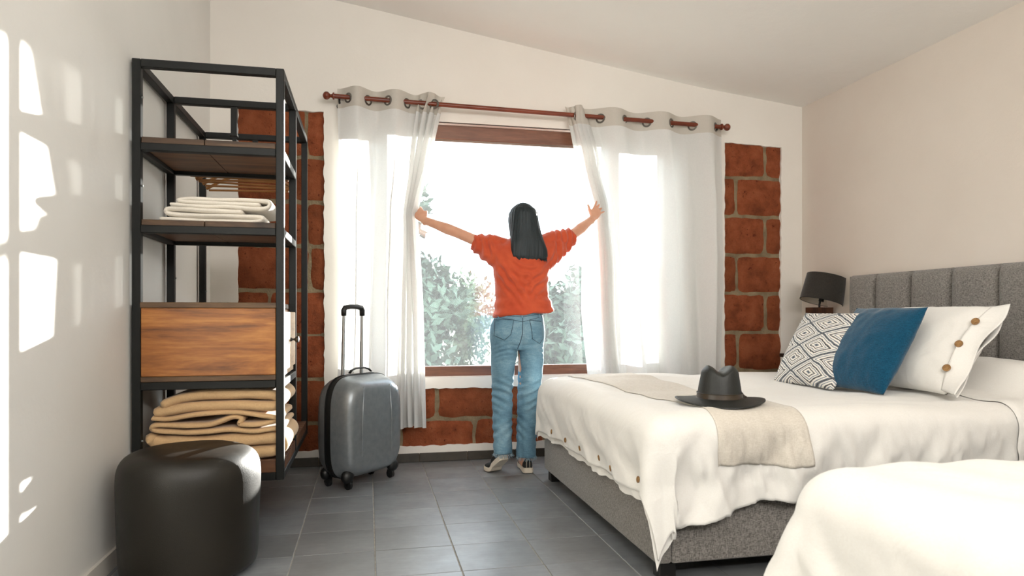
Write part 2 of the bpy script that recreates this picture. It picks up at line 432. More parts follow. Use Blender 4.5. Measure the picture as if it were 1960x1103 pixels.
# terracotta blocks
def block(xa, xb, za, zb, seed):
    bm = bmesh.new(); nx = max(3, int((xb-xa)/.035)); nz_ = max(3, int((zb-za)/.035))
    rr = random.Random(seed); cr = .028
    def f(i, j):
        u, v = i/nx, j/nz_
        x, z = lerp(xa, xb, u), lerp(za, zb, v)
        cx, cz_ = (xa+xb)/2, (za+zb)/2; hx, hz = (xb-xa)/2, (zb-za)/2
        # round the corners
        dx, dz = abs(x-cx)-(hx-cr), abs(z-cz_)-(hz-cr)
        if dx > 0 and dz > 0:
            L = math.hypot(dx, dz); k = min(1, cr/L) if L else 1
            x = cx+math.copysign(hx-cr+dx*k, x-cx); z = cz_+math.copysign(hz-cr+dz*k, z-cz_)
        e = min(min(u, 1-u)*2*hx, min(v, 1-v)*2*hz)
        jit = noise.noise(Vector((x*14+seed, z*14, 1.5)))*.010
        jit2 = noise.noise(Vector((x*14, z*14+seed, 8.5)))*.010
        y = YB+.012+(0 if e > .001 else .014)-.006*noise.noise(Vector((x*11, z*11, seed)))
        return bm.verts.new((x+jit, y, z+jit2))
    V = [[f(i, j) for j in range(nz_+1)] for i in range(nx+1)]
    for i in range(nx):
        for j in range(nz_): bm.faces.new((V[i][j], V[i+1][j], V[i+1][j+1], V[i][j+1]))
    rim = [V[i][0] for i in range(nx+1)]+[V[nx][j] for j in range(1, nz_+1)]+[V[i][nz_] for i in range(nx-1, -1, -1)]+[V[0][j] for j in range(nz_-1, 0, -1)]
    bk = [bm.verts.new((v.co.x, YB+.05, v.co.z)) for v in rim]; n = len(rim)
    for i in range(n): bm.faces.new((rim[(i+1) % n], rim[i], bk[i], bk[(i+1) % n]))
    mk('brick', bm, M['brick'], wb, sm=40)
rows = [-.0115+.2805*k for k in range(9)]
jointsL = [(-.52,), (-.76, -.275), (-.52,), (-.60,), (-.36,), (-.646, -.38), (-.46,), (-.38,)]
jointsR = [(2.63,), (2.84,), (2.625,), (2.845,), (2.615,), (2.845,), (2.61,), (2.842,)]
botA = [-.76, -.275, .21, .695, 1.18, 1.665, 2.15]; botB = [-.52, -.035, .446, .93, 1.415, 1.9, 2.385]
g = .0115; sd_ = 0
for k in range(8):
    za, zb = rows[k]+g, rows[k+1]-g
    if k == 7: zb = 2.36
    if k < 2:
        js = [UX0-.03]+[j for j in (botA if k == 0 else botB)]+[2.635 if k == 0 else 2.86, UX3+.03]
        js = sorted(js)
        segs = list(zip(js, js[1:]))
    else:
        segs = []
        for lo, hi, jj in ((UX0-.03, UX1+.03, jointsL[k]), (UX2-.03, UX3+.03, jointsR[k])):
            js = [lo]+[j for j in jj]+[hi]; segs += list(zip(js, js[1:]))
    for a_, b_ in segs:
        if b_-a_ < .05: continue
        sd_ += 1
        ga = g if a_ > UX0 and a_ != UX2-.03 else 0
        block(a_+ga, b_-g if b_ < UX3 else b_, max(za, .04), min(zb, UZL+.03 if a_ < 1 else UZR+.03), sd_*1.7)
# dark skirting tiles along the back wall
sk = mk('baseboard_back', bx((XL, YB-.004, .001), (XR, YB+.005, .052)), M['mortar']); tag(sk, kind='structure')
for i in range(13):
    x = XL+.01+i*tx
    mk('skirting_tile', bx((x+.0015, YB-.014, .002), (min(x+tx, XR)-.0015, YB-.003, .058)), M['skirting'], sk, bevel=.0015, seg=1)
bl = mk('baseboard_left', bx((XL, YR, 0.001), (XL+.012, YB-.016, .07)), M['baseboard'], bevel=.003, seg=1); tag(bl, kind='structure')
br = mk('baseboard_right', bx((XR-.012, YR, 0.001), (XR, YB-.016, .07)), M['baseboard'], bevel=.003, seg=1); tag(br, kind='structure')

# window: frame bars, sashes and panes
win = empty('window_1', (1.01, GY, WZ0)); tag(win, kind='structure')
def bar(name, a, b): return mk(name, bx(a, b), M['frame'], win, bevel=.004, seg=1)
fy0, fy1 = GY-.035, GY+.035
bar('frame_bar', (WX0, fy0, WZ1-.095), (WX1, fy1, WZ1)); bar('frame_bar', (WX0, fy0, WZ0), (WX1, fy1, WZ0+.065))
bar('frame_bar', (WX0, fy0, WZ0+.065), (WX0+.05, fy1, WZ1-.095)); bar('frame_bar', (WX1-.05, fy0, WZ0+.065), (WX1, fy1, WZ1-.095))
MX = (.222, 1.72)
for mx in MX: bar('mullion', (mx-.035, fy0, WZ0+.065), (mx+.035, fy1, WZ1-.095))
zs0, zs1 = WZ0+.065, WZ1-.095
for (a_, b_) in ((WX0+.05, MX[0]-.035), (MX[1]+.035, WX1-.05)):
    sf = bmesh.new(); w_ = .04
    box(sf, (a_, fy0+.008, zs0), (a_+w_, fy1-.008, zs1)); box(sf, (b_-w_, fy0+.008, zs0), (b_, fy1-.008, zs1))
    box(sf, (a_+w_, fy0+.008, zs0), (b_-w_, fy1-.008, zs0+w_)); box(sf, (a_+w_, fy0+.008, zs1-w_), (b_-w_, fy1-.008, zs1))
    mk('sash', sf, M['frame'], win)
    mk('pane', bx((a_+w_, GY-.003, zs0+w_), (b_-w_, GY+.003, zs1-w_)), M['glass'], win)
def sheet_pane(a, b):
    bm = bmesh.new(); v = [bm.verts.new(p) for p in ((a[0], GY, a[1]), (b[0], GY, a[1]), (b[0], GY, b[1]), (a[0], GY, b[1]))]; bm.faces.new(v); return bm
mk('pane', sheet_pane((MX[0]+.035, zs0), (MX[1]-.035, zs1)), M['glass'], win)

# ================================================================== outside
M['leaf'] = simple('pale_leaf', (66, 84, 60), (104, 120, 90), .7, .8)
M['leaf2'] = simple('dark_leaf', (52, 74, 58), (88, 108, 88), .7, .8)
M['bark'] = simple('bark', (84, 66, 50), (110, 92, 74), .9, 8, .5, 30)
M['ground'] = simple('dry_grass', (88, 92, 74), (112, 114, 96), .95, .6)
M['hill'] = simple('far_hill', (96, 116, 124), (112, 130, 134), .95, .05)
gd = bmesh.new()
def gf(u, v):
    x = lerp(-60, 90, u); y = lerp(4.8, 120, v)
    return Vector((x, y, -3.0+1.2*sstep(20, 60, y)+.25*nz((x*.15, y*.15, 2))))
grid(gd, gf, 40, 40); gr = mk('ground', gd, M['ground'], sm=True); tag(gr, kind='structure')
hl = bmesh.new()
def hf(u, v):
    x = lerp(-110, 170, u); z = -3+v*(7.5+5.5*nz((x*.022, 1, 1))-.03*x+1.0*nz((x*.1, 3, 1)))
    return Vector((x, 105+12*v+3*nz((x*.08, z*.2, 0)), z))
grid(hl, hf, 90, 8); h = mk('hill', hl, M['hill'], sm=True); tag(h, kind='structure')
def tree(loc, hgt, rad, seed, mat, label, n=16000):
    t = thing('tree', label, 'tree', loc, 0, 'trees outside the window')
    rr = random.Random(seed); bm = bmesh.new()
    tube(bm, [(0, 0, 0), (.1, .05, hgt*.3), (-.05, 0, hgt*.55), (.1, .1, hgt*.8)], [.16, .13, .1, .04], 8)
    for k in range(5):
        a = rr.uniform(0, 6.28); z = hgt*rr.uniform(.35, .6)
        tube(bm, [(0, 0, z), (math.cos(a)*rad*.5, math.sin(a)*rad*.5, z+hgt*.2)], [.07, .02], 6)
    mk('trunk', bm, M['bark'], t, world=False, sm=True)
    bm = bmesh.new(); cl = [(Vector((rr.uniform(-.6, .6)*rad, rr.uniform(-.6, .6)*rad, hgt*rr.uniform(.38, .88))), rad*rr.uniform(.35, .6)) for _ in range(16)]
    for k in range(n):
        c, r = cl[rr.randrange(len(cl))]
        d = Vector((rr.gauss(0, 1), rr.gauss(0, 1), rr.gauss(0, 1))).normalized()
        p = c+d*r*rr.uniform(.55, 1.05); s = rr.uniform(.06, .11)
        a = Vector((rr.gauss(0, 1), rr.gauss(0, 1), rr.gauss(0, 1))).normalized(); b = a.cross(d+Vector((.01, .3, .2))).normalized()
        vv = [bm.verts.new(p+q) for q in (a*s*1.4, b*s*.6, -a*s*1.4, -b*s*.6)]; bm.faces.new(vv)
    o = mk('foliage', bm, mat, t, world=False); o['kind'] = 'stuff'
tr = [(-3.6, 15, 5.6, 2.2, 'leaf', 'pale leafy tree beyond the left curtain'), (.2, 13, 4.9, 1.6, 'leaf2', 'grey-green tree seen left of the woman'),
      (1.4, 20, 5.2, 2.0, 'leaf', 'hazy pale tree behind the woman'), (4.6, 14, 4.9, 1.8, 'leaf2', 'green tree seen right of the woman'),
      (8.4, 17, 5.3, 2.3, 'leaf', 'pale tree beyond the right curtain'), (-7.5, 23, 5.8, 2.2, 'leaf', 'far pale tree at the left outside'),
      (15.5, 24, 5.6, 2.4, 'leaf2', 'dark tree at the far right outside')]
for i, (x, y, hg, rd, mt, lb) in enumerate(tr): tree((x, y, -2.95), hg*(1.42 if x < 1 else 1.03)+.1, rd, i+3, M[mt], lb)
M['shrub'] = M['leaf']
def hedge():
    rr = random.Random(5); bm = bmesh.new()
    for k in range(6000):
        x = rr.uniform(-6, 14); y = 10.5+rr.uniform(-.7, .7)+.12*x; z = -3+rr.uniform(0, 1)**.7*(2.3+.7*nz((x*.5, 1, 1)))
        s = rr.uniform(.09, .15); a = Vector((rr.gauss(0, 1), rr.gauss(0, 1), rr.gauss(0, 1))).normalized(); b = a.orthogonal().normalized()
        bm.faces.new([bm.verts.new(Vector((x, y, z))+q) for q in (a*s*1.4, b*s*.6, -a*s*1.4, -b*s*.6)])
    return bm
tag(mk('hedge', hedge(), M['leaf']), 'loose pale green hedge below the trees outside', 'hedge', kind='stuff')
# ================================================================== curtains
RODY = 4.335
ra, rb = at(640, 184, RODY), at(1380, 243, RODY)
rz = lambda x: lerp(ra.z, rb.z, (x-ra.x)/(rb.x-ra.x))
rod = thing('curtain_rod', 'reddish wooden curtain rod with ball finials above the window', 'curtain rod', ra)
mk('pole', tube(bmesh.new(), [ra+Vector((-.005, 0, 0)), rb+Vector((.0, 0, 0))], .0145, 16), M['rod'], rod, sm=40)
for p, s in ((ra, -1), (rb, 1)):
    m = Matrix.Translation(p) @ Matrix.Rotation(s*PI/2, 4, 'Y')
    prof = [(.001, 0), (.021, .0), (.022, .008), (.012, .014), (.010, .024), (.017, .030), (.024, .040), (.0245, .052), (.018, .063), (.006, .069), (.001, .070)]
    mk('finial', lathe(bmesh.new(), prof, 20, m, cap=False), M['rod'], rod, sm=60)
for x in (ra.x+.03, rb.x-.03):
    b_ = bmesh.new(); tube(b_, [(x, YB, rz(x)-.028), (x, RODY+.01, rz(x)-.028), (x, RODY, rz(x)-.016)], .006, 8); tube(b_, [(x, YB-.004, rz(x)-.028), (x, YB, rz(x)-.028)], .022, 14)
    mk('bracket', b_, M['metal'], rod, sm=40)

def curtain(label, ztop_off, zbot, edge_out, edge_mid, edge_b, edge_in, um, ub, waves, inner_waves, ph, seed):
    """edge_*: (z, x) tables; u = 0 at the outer edge, 1 at the inner (pulled) edge"""
    H0 = 2.365
    NU, NV = 460, 110
    def X(u, z):
        xo, xm, xb, xi = pw(z, edge_out, True), pw(z, edge_mid, True), pw(z, edge_b), pw(z, edge_in)
        return lerp(xo, xm, u/um) if u < um else (lerp(xm, xb, (u-um)/(ub-um)) if u < ub else lerp(xb, xi, (u-ub)/(1-ub)))
    def yy(u, z):
        t = (H0-z)/(H0-zbot)
        a0 = .043*(1+.15*sstep(0, .5, t))
        base = math.sin(2*PI*(waves*u+ph)+.35*math.sin(3*t+u*4))
        sec = math.sin(2*PI*(waves*2.3*u)+t*2+seed)*.012*sstep(.03, .5, t)
        k = bund(u, t)
        fine = math.cos(2*PI*inner_waves*(u-um)/(ub-um)+.6*math.sin(t*3))*.026
        y = a0*base*(1-k)+sec*(1-k)+fine*k+.004*nz((u*9, t*5, seed))
        # hand pushes the inner fold towards the glass
        return RODY+y
    def bund(u, t): return sstep(um-.06, um+.05, u)*(1-sstep(ub-.03, ub+.04, u) if ub < .97 else 1)*sstep(-.01, .07, t)
    def shift(u, z):
        t = (H0-z)/(H0-zbot)
        return bund(u, t)*.027*math.sin(2*PI*inner_waves*(u-um)/(ub-um)+.6*math.sin(t*3)+.5)+.016*(1-bund(u, t))*math.sin(2*PI*waves*2*u+ph*6+1)*sstep(.0, .3, t)+.012*nz((u*6, z*1.3, seed+4))*sstep(.05, .5, t)
    t_ = None
    root_x = pw(2.3, edge_out)
    t_ = thing('curtain', label, 'curtain', (root_x, RODY, zbot), 0, None)
    ztop = lambda x: rz(x)+ztop_off+.0
    # grommets where the header crosses the rod
    cr = []
    for n_ in range(0, int(waves*2)+3):
        u = (n_/2-ph)/waves
        if .01 < u < .992: cr.append(u)
    body, head = bmesh.new(), bmesh.new()
    holes = [Vector((X(u, 2.3), yy(u, 2.3), rz(X(u, 2.3))-.006)) for u in cr]
    def pt(u, v):
        x = X(u, 2.3); zt = rz(x)+ztop_off
        z = lerp(zt, zbot, v)
        return Vector((X(u, z)+shift(u, z), yy(u, z), z+.006*math.sin(u*25)*v))
    def build(bm, va, vb, nv, off=0, cut=True, nu=NU):
        V = [[bm.verts.new(pt(i/nu, lerp(va, vb, j/nv))+Vector((0, off, 0))) for j in range(nv+1)] for i in range(nu+1)]
        for i in range(nu):
            for j in range(nv):
                q = (V[i][j], V[i+1][j], V[i+1][j+1], V[i][j+1]); c = sum((v.co for v in q), Vector())/4
                if cut and any((c-h_).length < .0235 for h_ in holes): continue
                bm.faces.new(q)
        bmesh.ops.delete(bm, geom=[v for v in bm.verts if not v.link_faces], context='VERTS')
    hv = .058
    build(head, 0, hv, 44)
    build(body, hv, 1, NV, cut=False)
    # bottom hem, a doubled strip
    hem = bmesh.new(); build(hem, 1-.055, 1, 6, -.0016, False, 230)
    mk('sheer_panel', body, M['curtain'], t_, sm=True)
    mk('header', head, M['curtain_hem'], t_, sm=True)
    mk('hem', hem, M['curtain'], t_, sm=True)
    for u, h_ in zip(cr, holes):
        d = (pt(u+.004, .03)-pt(u-.004, .03)).normalized(); nrm = d.cross(Vector((0, 0, 1))).normalized()
        q = nrm.to_track_quat('Z', 'Y').to_matrix().to_4x4()
        prof = [(.0215, -.003), (.0315, -.003), (.033, 0), (.0315, .003), (.0215, .003), (.0215, -.003)]
        mk('grommet', lathe(bmesh.new(), prof, 26, Matrix.Translation(h_) @ q, cap=False), M['steel'], t_, sm=40)
    return t_
def tab(*pix): return sorted([(z, at(px, 500, RODY).x) for z, px in pix])
curtain('sheer white curtain on the left, its inner edge held back by the hand', .062, .245,
        tab((2.4, 645), (1.2, 646), (.2, 640)), tab((2.4, 798), (1.9, 786), (1.57, 776), (.9, 770), (.2, 764)),
        tab((2.4, 850), (2.0, 822), (1.60, 793), (1.45, 796), (1.0, 803), (.2, 812)), tab((2.4, 856), (2.0, 829), (1.60, 797), (1.45, 799), (1.0, 808), (.2, 817)), .64, .975, 3.15, 3.4, .22, 1.0)
curtain('sheer white curtain on the right, pushed open beside the bed', .062, .245,
        tab((2.4, 1386), (1.2, 1387), (.2, 1384)), tab((2.4, 1120), (1.95, 1146), (1.65, 1163), (1.2, 1174), (.2, 1192)),
        tab((2.4, 1092), (2.0, 1118), (1.66, 1143), (1.2, 1148), (.2, 1160)), tab((2.4, 1080), (2.1, 1100), (1.66, 1134), (1.45, 1120), (1.0, 1117), (.6, 1128), (.2, 1134)), .72, .93, 4.15, 3.5, .30, 5.0)

# ================================================================== wall-hung rack
RX0, RX1, RYA, RYM, RYB_, RZ0, RZ1 = -.932, -.345, 3.0, 3.486, 4.12, .259, 1.993
T = .033
rack = thing('shelf_rack', 'tall open rack of black steel tube hung on the left wall with wooden shelves', 'rack', (-.64, 3.5, RZ0))
def rbar(a, b, name='rail'): return mk(name, bx(a, b), M['metal'], rack, bevel=.0025, seg=1)
ys = (RYA, RYM, RYB_)
for y in ys:
    for x in (RX0, RX1-T):
        rbar((x, y, RZ0), (x+T, y+T, RZ1), 'post')
    rbar((RX0+T, y, RZ1-T), (RX1-T, y+T, RZ1))
for x in (RX0, RX1-T):
    rbar((x, RYA+T, RZ1-T), (x+T, RYM, RZ1)); rbar((x, RYM+T, RZ1-T), (x+T, RYB_, RZ1))
def shelf_frame(z0, z1, yspan=((RYA, RYM),)):
    for (ya, yb_) in yspan:
        for x in (RX0, RX1-T): rbar((x, ya+T, z0), (x+T, yb_, z1))
    done = set()
    for (ya, yb_) in yspan:
        for y in (ya, yb_):
            if y not in done: rbar((RX0+T, y, z0), (RX1-T, y+T, z1)); done.add(y)
shelf_frame(1.622, 1.654); shelf_frame(1.288, 1.320); shelf_frame(.648, .680)
shelf_frame(RZ0, RZ0+.032, ((RYA, RYM), (RYM, RYB_)))
xm_ = (RX0+RX1)/2-.02
for z, h_ in ((1.6545, .023), (1.3205, .022)):
    for (xa, xb_) in ((RX0+T+.002, xm_-.0015), (xm_+.0015, RX1-T-.002)):
        mk('shelf_board', bx((xa, RYA+.004, z-.012), (xb_, RYM+T-.004, z+h_)), M['shelfwood' if False else 'darkwood'], rack, bevel=.002, seg=1)
        mk('shelf_underside', bx((xa+.001, RYA+T, z-.016), (xb_-.001, RYM, z-.0125)), M['shelfwood'], rack)
# drawer box between front and middle posts
bxd = mk('drawer_box', bx((RX0+T, RYA+.004, .7025), (RX1-T-.001, RYM+T-.006, .9825)), M['panelwood'], rack, bevel=.002, seg=1)
for za, zb in ((.6805, .7020), (.983, 1.006)):
    mk('box_board', bx((RX0+T-.004 if za > .9 else RX0+T, RYA+.001, za), (RX1-T+.002 if za > .9 else RX1-T, RYM+T-.003, zb)), M['darkwood'], rack, bevel=.002, seg=1)
dr = mk('drawer', bx((RX1-T+.001, RYA+T+.006, .715), (RX1-.002, RYM-.006, .968)), M['drawer'], rack, bevel=.002, seg=1)
dr2 = mk('drawer_edge', bx((RX1-T, RYA+T, .690), (RX1-.012, RYM-.001, .713)), M['drawer'], rack)
kc = Vector((RX1-.002, (RYA+RYM)/2+.02, .842))
mk('knob', lathe(bmesh.new(), [(.001, 0), (.010, 0), (.009, .004), (.0045, .010), (.005, .018), (.013, .024), (.0155, .030), (.013, .037), (.001, .040)], 16,
   Matrix.Translation(kc) @ Matrix.Rotation(PI/2, 4, 'Y'), cap=False), M['rubber'], dr, sm=50)
# slatted bottom
nsl = 30
for i in range(nsl):
    y = RYA+.035+i*(RYB_-RYA-.035)/nsl
    mk('slat', bx((RX0+.006, y, RZ0+.0322), (RX1-.003, y+.024, RZ0+.080)), M['slat'], rack, bevel=.0015, seg=1)
mk('front_board', bx((RX0+T, RYA+.006, RZ0+.0322), (RX1-T, RYA+.030, RZ0+.084)), M['slat'], rack, bevel=.002, seg=1)
# bracket and hanging rail
brk = bmesh.new()
hx, hz_ = -.633, 1.835
box(brk, (hx-.014, RYM+.004, hz_-.012), (hx+.014, RYM+.029, RZ1-T)); box(brk, (hx-.02, RYM-.002, hz_-.014), (hx+.016, RYM+.034, hz_-.004))
mk('rail_bracket', brk, M['metal'], rack)
mk('hanging_rail', tube(bmesh.new(), [(hx, RYM+.02, hz_-.03), (hx, RYB_+.005, hz_-.03)], .0105, 12), M['metal'], rack, sm=40)
mk('rail_bracket', bx((hx-.014, RYB_+.004, hz_-.045), (hx+.014, RYB_+.028, RZ1-T)), M['metal'], rack)
for y, zs in ((RYA, (1.84, 1.28+.2, .86+.14, .44)), (RYM, (1.72, 1.13)), (RYB_, (1.5, 1.09))):
    for z in zs:
        mk('screw', tube(bmesh.new(), [(RX0+T-.001, y+.016, z), (RX0+T+.006, y+.016, z)], .0045, 8), M['chrome'], rack, sm=40)

# hangers
def hanger(y, rot, dx):
    t = thing('clothes_hanger', 'wooden clothes hanger', 'hanger', (hx+dx, y, hz_-.03), 0, 'wooden hangers on the rack rail')
    t.rotation_euler = (0, 0, rot)
    bm = bmesh.new()
    pts = [(-.225, .0, -.160), (-.15, 0, -.118), (-.07, .0, -.085), (0, 0, -.068), (.07, 0, -.085), (.15, 0, -.118), (.225, 0, -.160)]
    tube(bm, pts, [(.008, .009), (.007, .013), (.006, .015), (.006, .019), (.006, .015), (.007, .013), (.008, .009)], 10, ref=(0, 1, 0))
    mk('shoulder_bar', bm, M['hanger'], t, world=False, sm=50)
    mk('trouser_bar', tube(bmesh.new(), [(-.212, 0, -.168), (.212, 0, -.168)], .0055, 10), M['hanger'], t, world=False, sm=50)
    hk = [(0, 0, -.055), (0, 0, -.03)]+[(.017*math.sin(a), 0, .0-.0+.017*-math.cos(a)) for a in [0.25+k*.42 for k in range(11)]]
    mk('hook', tube(bmesh.new(), hk, .002, 6), M['chrome'], t, world=False, sm=50)
    return t
hs = [(3.60, .10, -.005, 'wooden clothes hanger nearest the front of the rail'), (3.67, -.06, .01, 'wooden clothes hanger second from the front of the rail'),
      (3.75, .14, .0, 'wooden clothes hanger in the middle of the rail'), (3.84, .02, .008, 'wooden clothes hanger second from the back of the rail'),
      (3.95, -.12, -.004, 'wooden clothes hanger farthest back on the rail')]
h0 = None
for y, rot, dx, lb in hs:
    if h0 is None: h0 = hanger(y, rot, dx); r_ = h0
    else:
        r_ = h0.copy(); C.objects.link(r_); r_.location = (hx+dx, y, hz_-.03); r_.rotation_euler = (0, 0, rot)
        for ch in list(h0.children):
            c = ch.copy(); C.objects.link(c); c.parent = r_
    r_['label'] = lb

# folded blankets: a thick ribbon laid in folds, cut through the XZ plane and run back in depth
def ribbon(name, label, cat, path, th, y0, y1, mat, seed, group=None, amp=.006, rfn=None):
    """path: centre line of the folded cloth (x, z); th: half thickness"""
    P = [Vector((x, 0, z)) for x, z in path]
    # resample with a Catmull-Rom spline
    Q = []
    for i in range(len(P)-1):
        p0, p1, p2, p3 = P[max(i-1, 0)], P[i], P[i+1], P[min(i+2, len(P)-1)]
        for k in range(7):
            t = k/7
            Q.append(.5*((2*p1)+(p2-p0)*t+(2*p0-5*p1+4*p2-p3)*t*t+(3*p1-p0-3*p2+p3)*t**3))
    Q.append(P[-1]); n = len(Q); bm = bmesh.new()
    prof = []
    for i, p in enumerate(Q):
        d = (Q[min(i+1, n-1)]-Q[max(i-1, 0)]).normalized(); nn = Vector((-d.z, 0, d.x)); prof.append((p, nn, d))
    ny = 16
    outline = [p+nn*th for p, nn, d in prof]
    outline += [Q[-1]+prof[-1][2]*th*math.cos(a)+prof[-1][1]*th*math.sin(a) for a in (PI/4, 0, -PI/4)]
    outline += [p-nn*th for p, nn, d in prof[::-1]]
    outline += [Q[0]-prof[0][2]*th*math.cos(a)-prof[0][1]*th*math.sin(a) for a in (PI/4, 0, -PI/4)]
    m = len(outline); V = []
    zmid = sum(p.z for p in Q)/n
    for j in range(ny+1):
        v = j/ny; e = min(v, 1-v)*ny
        y = lerp(y0, y1, v); sh = 1-.45*max(0, 1-e)**2
        row = []
        for k in range(m):
            o = outline[k]
            i = k if k < n else (n-1 if k < n+3 else (2*n+2-k if k < 2*n+3 else 0))
            c = Q[max(0, min(n-1, i))]
            q = c+(o-c)*sh
            s = Vector((nz((q.x*9, y*5, q.z*22+seed))*amp, nz((q.x*12+5, q.z*25, seed))*.016*(1 if v < .5 else -1)*(1-min(1, e/4)), nz((q.x*8, y*6+seed, q.z*8))*amp*.8))
            row.append(bm.verts.new(Vector((q.x, y, q.z))+s))
        V.append(row)
    for j in range(ny):
        for k in range(m): bm.faces.new((V[j][k], V[j][(k+1) % m], V[j+1][(k+1) % m], V[j+1][k]))
    for row, rev in ((V[0], False), (V[-1], True)):
        # end caps as a strip across the ribbon (outer side i <-> inner side)
        for i in range(n-1):
            a, b, c_, d_ = row[i], row[i+1], row[2*n+3-1-(i+1)], row[2*n+3-1-i]
            try: bm.faces.new((a, b, c_, d_))
            except ValueError: pass
        try: bm.faces.new([row[n-1]]+[row[n+q] for q in range(3)]+[row[n+3]])
        except ValueError: pass
        try: bm.faces.new([row[2*n+2]]+[row[2*n+3+q] for q in range(3)]+[row[0]])
        except ValueError: pass
    o = mk(name, bm, mat, None, sm=True)
    return tag(o, label, cat, group)
zb0 = RZ0+.0845
ribbon('folded_blanket', 'thick beige blanket folded at the bottom of the lower stack', 'blanket',
       [(-.86, zb0+.024), (-.60, zb0+.022), (-.44, zb0+.024), (-.372, zb0+.040), (-.358, zb0+.064), (-.385, zb0+.086), (-.50, zb0+.080), (-.70, zb0+.076), (-.84, zb0+.084), (-.87, zb0+.098)], .0265, RYA+.03, RYM-.01, M['blanket'], 1.3)
z1_ = zb0+.122
ribbon('folded_blanket', 'crumpled beige blanket with wavy folds in the middle of the lower stack', 'blanket',
       [(-.36, z1_+.008), (-.47, z1_-.002), (-.58, z1_+.006), (-.72, z1_-.002), (-.82, z1_+.006), (-.868, z1_+.018), (-.85, z1_+.034), (-.76, z1_+.026), (-.66, z1_+.028), (-.60, z1_+.044), (-.555, z1_+.058),
        (-.52, z1_+.050), (-.53, z1_+.028), (-.48, z1_+.024), (-.40, z1_+.034), (-.368, z1_+.046), (-.42, z1_+.058), (-.49, z1_+.070), (-.60, z1_+.080), (-.72, z1_+.068), (-.80, z1_+.056), (-.86, z1_+.062)], .0112, RYA+.03, RYM-.02, M['blanket'], 4.1, amp=.004)
z2_ = z1_+.098
ribbon('folded_blanket', 'smooth domed beige blanket on top of the lower stack', 'blanket',
       [(-.85, z2_-.012), (-.72, z2_+.004), (-.58, z2_+.010), (-.45, z2_+.004), (-.385, z2_+.004), (-.365, z2_+.028), (-.40, z2_+.050), (-.52, z2_+.057), (-.66, z2_+.056), (-.76, z2_+.042), (-.82, z2_+.020)], .0215, RYA+.03, RYM-.02, M['blanket'], 7.7)
zt = 1.3435
ribbon('folded_throw', 'cream throw lying flat on the second shelf under another', 'throw',
       [(-0.839, zt+.010), (-0.689, zt+.009), (-0.530, zt+.010), (-0.455, zt+.013), (-0.440, zt+.022), (-0.470, zt+.032), (-0.610, zt+.030), (-0.749, zt+.030), (-0.809, zt+.034), (-0.824, zt+.044), (-0.799, zt+.056), (-0.669, zt+.052), (-0.530, zt+.052)], .0105, RYA+.06, RYM-.04, M['towel'], 2.2, amp=.003)
zt += .066
ribbon('folded_throw', 'cream folded throw on top with a rounded right fold', 'throw',
       [(-0.799, zt+.006), (-0.709, zt+.002), (-0.580, zt+.004), (-0.490, zt+.000), (-0.430, zt+.004), (-0.412, zt+.020), (-0.430, zt+.034), (-0.530, zt+.036), (-0.629, zt+.032), (-0.729, zt+.034), (-0.774, zt+.026), (-0.729, zt+.019), (-0.609, zt+.018), (-0.460, zt+.018)], .0098, RYA+.06, RYM-.05, M['towel'], 9.2, amp=.003)

# ================================================================== pouf
def leather():
    s = NT('dark_leather'); v = s.coord('Object')
    n = s.noise(v, 3, 5); s.color(s.ramp(n, [(.3, lin((20, 17, 11))), (.7, lin((30, 26, 18)))]))
    s.rough(s.ramp(s.noise(v, 6, 4), [(.3, (.40,)*3), (.7, (.50,)*3)])); s.b.inputs['Specular IOR Level'].default_value = .4
    vo = s.n('TexVoronoi', Scale=420); s.l(v, vo.inputs['Vector']); b = s.bump(vo.outputs[0], .25, .0015); s.bump(n, .25, .01, b); return s.m
M['leather'] = leather()
pc = Vector((-.648, 2.735, 0))
pf = thing('pouf', 'round dark brown leather pouf in front of the rack', 'pouf', pc)
pr = [(.001, .012), (.222, .012), (.233, .02), (.239, .05), (.243, .20), (.246, .30), (.2475, .345), (.246, .380), (.239, .412), (.222, .436), (.196, .450), (.15, .459), (.08, .462), (.001, .462)]
bm = lathe(bmesh.new(), pr, 64, None, cap=False)
for v in bm.verts:
    v.co += Vector((nz(v.co, 7)*.002, nz(v.co+Vector((3, 3, 3)), 7)*.002, nz(v.co, 9)*.003 if v.co.z > .4 else 0))
o = mk('cushion', bm, M['leather'], pf, world=False, sm=True)
m_ = o.modifiers.new('s', 'SUBSURF'); m_.levels = 1; m_.render_levels = 1
seam = tube(bmesh.new(), [(-.2*math.cos(a), .2*math.sin(a), .016) for a in [2*PI*k/64 for k in range(65)]], .0022, 6)
mk('piping', seam, M['leather'], pf, world=False, sm=True)
for a in (.8, 2.4, 4.0, 5.5):
    mk('foot', tube(bmesh.new(), [(.17*math.cos(a), .17*math.sin(a), 0), (.17*math.cos(a), .17*math.sin(a), .014)], .02, 12), M['rubber'], pf, world=False, sm=40)

# ================================================================== suitcase
sc_ = thing('suitcase', 'silver grey hard-shell suitcase with its handle pulled out', 'suitcase', (-.040, 3.985, 0), R(46))
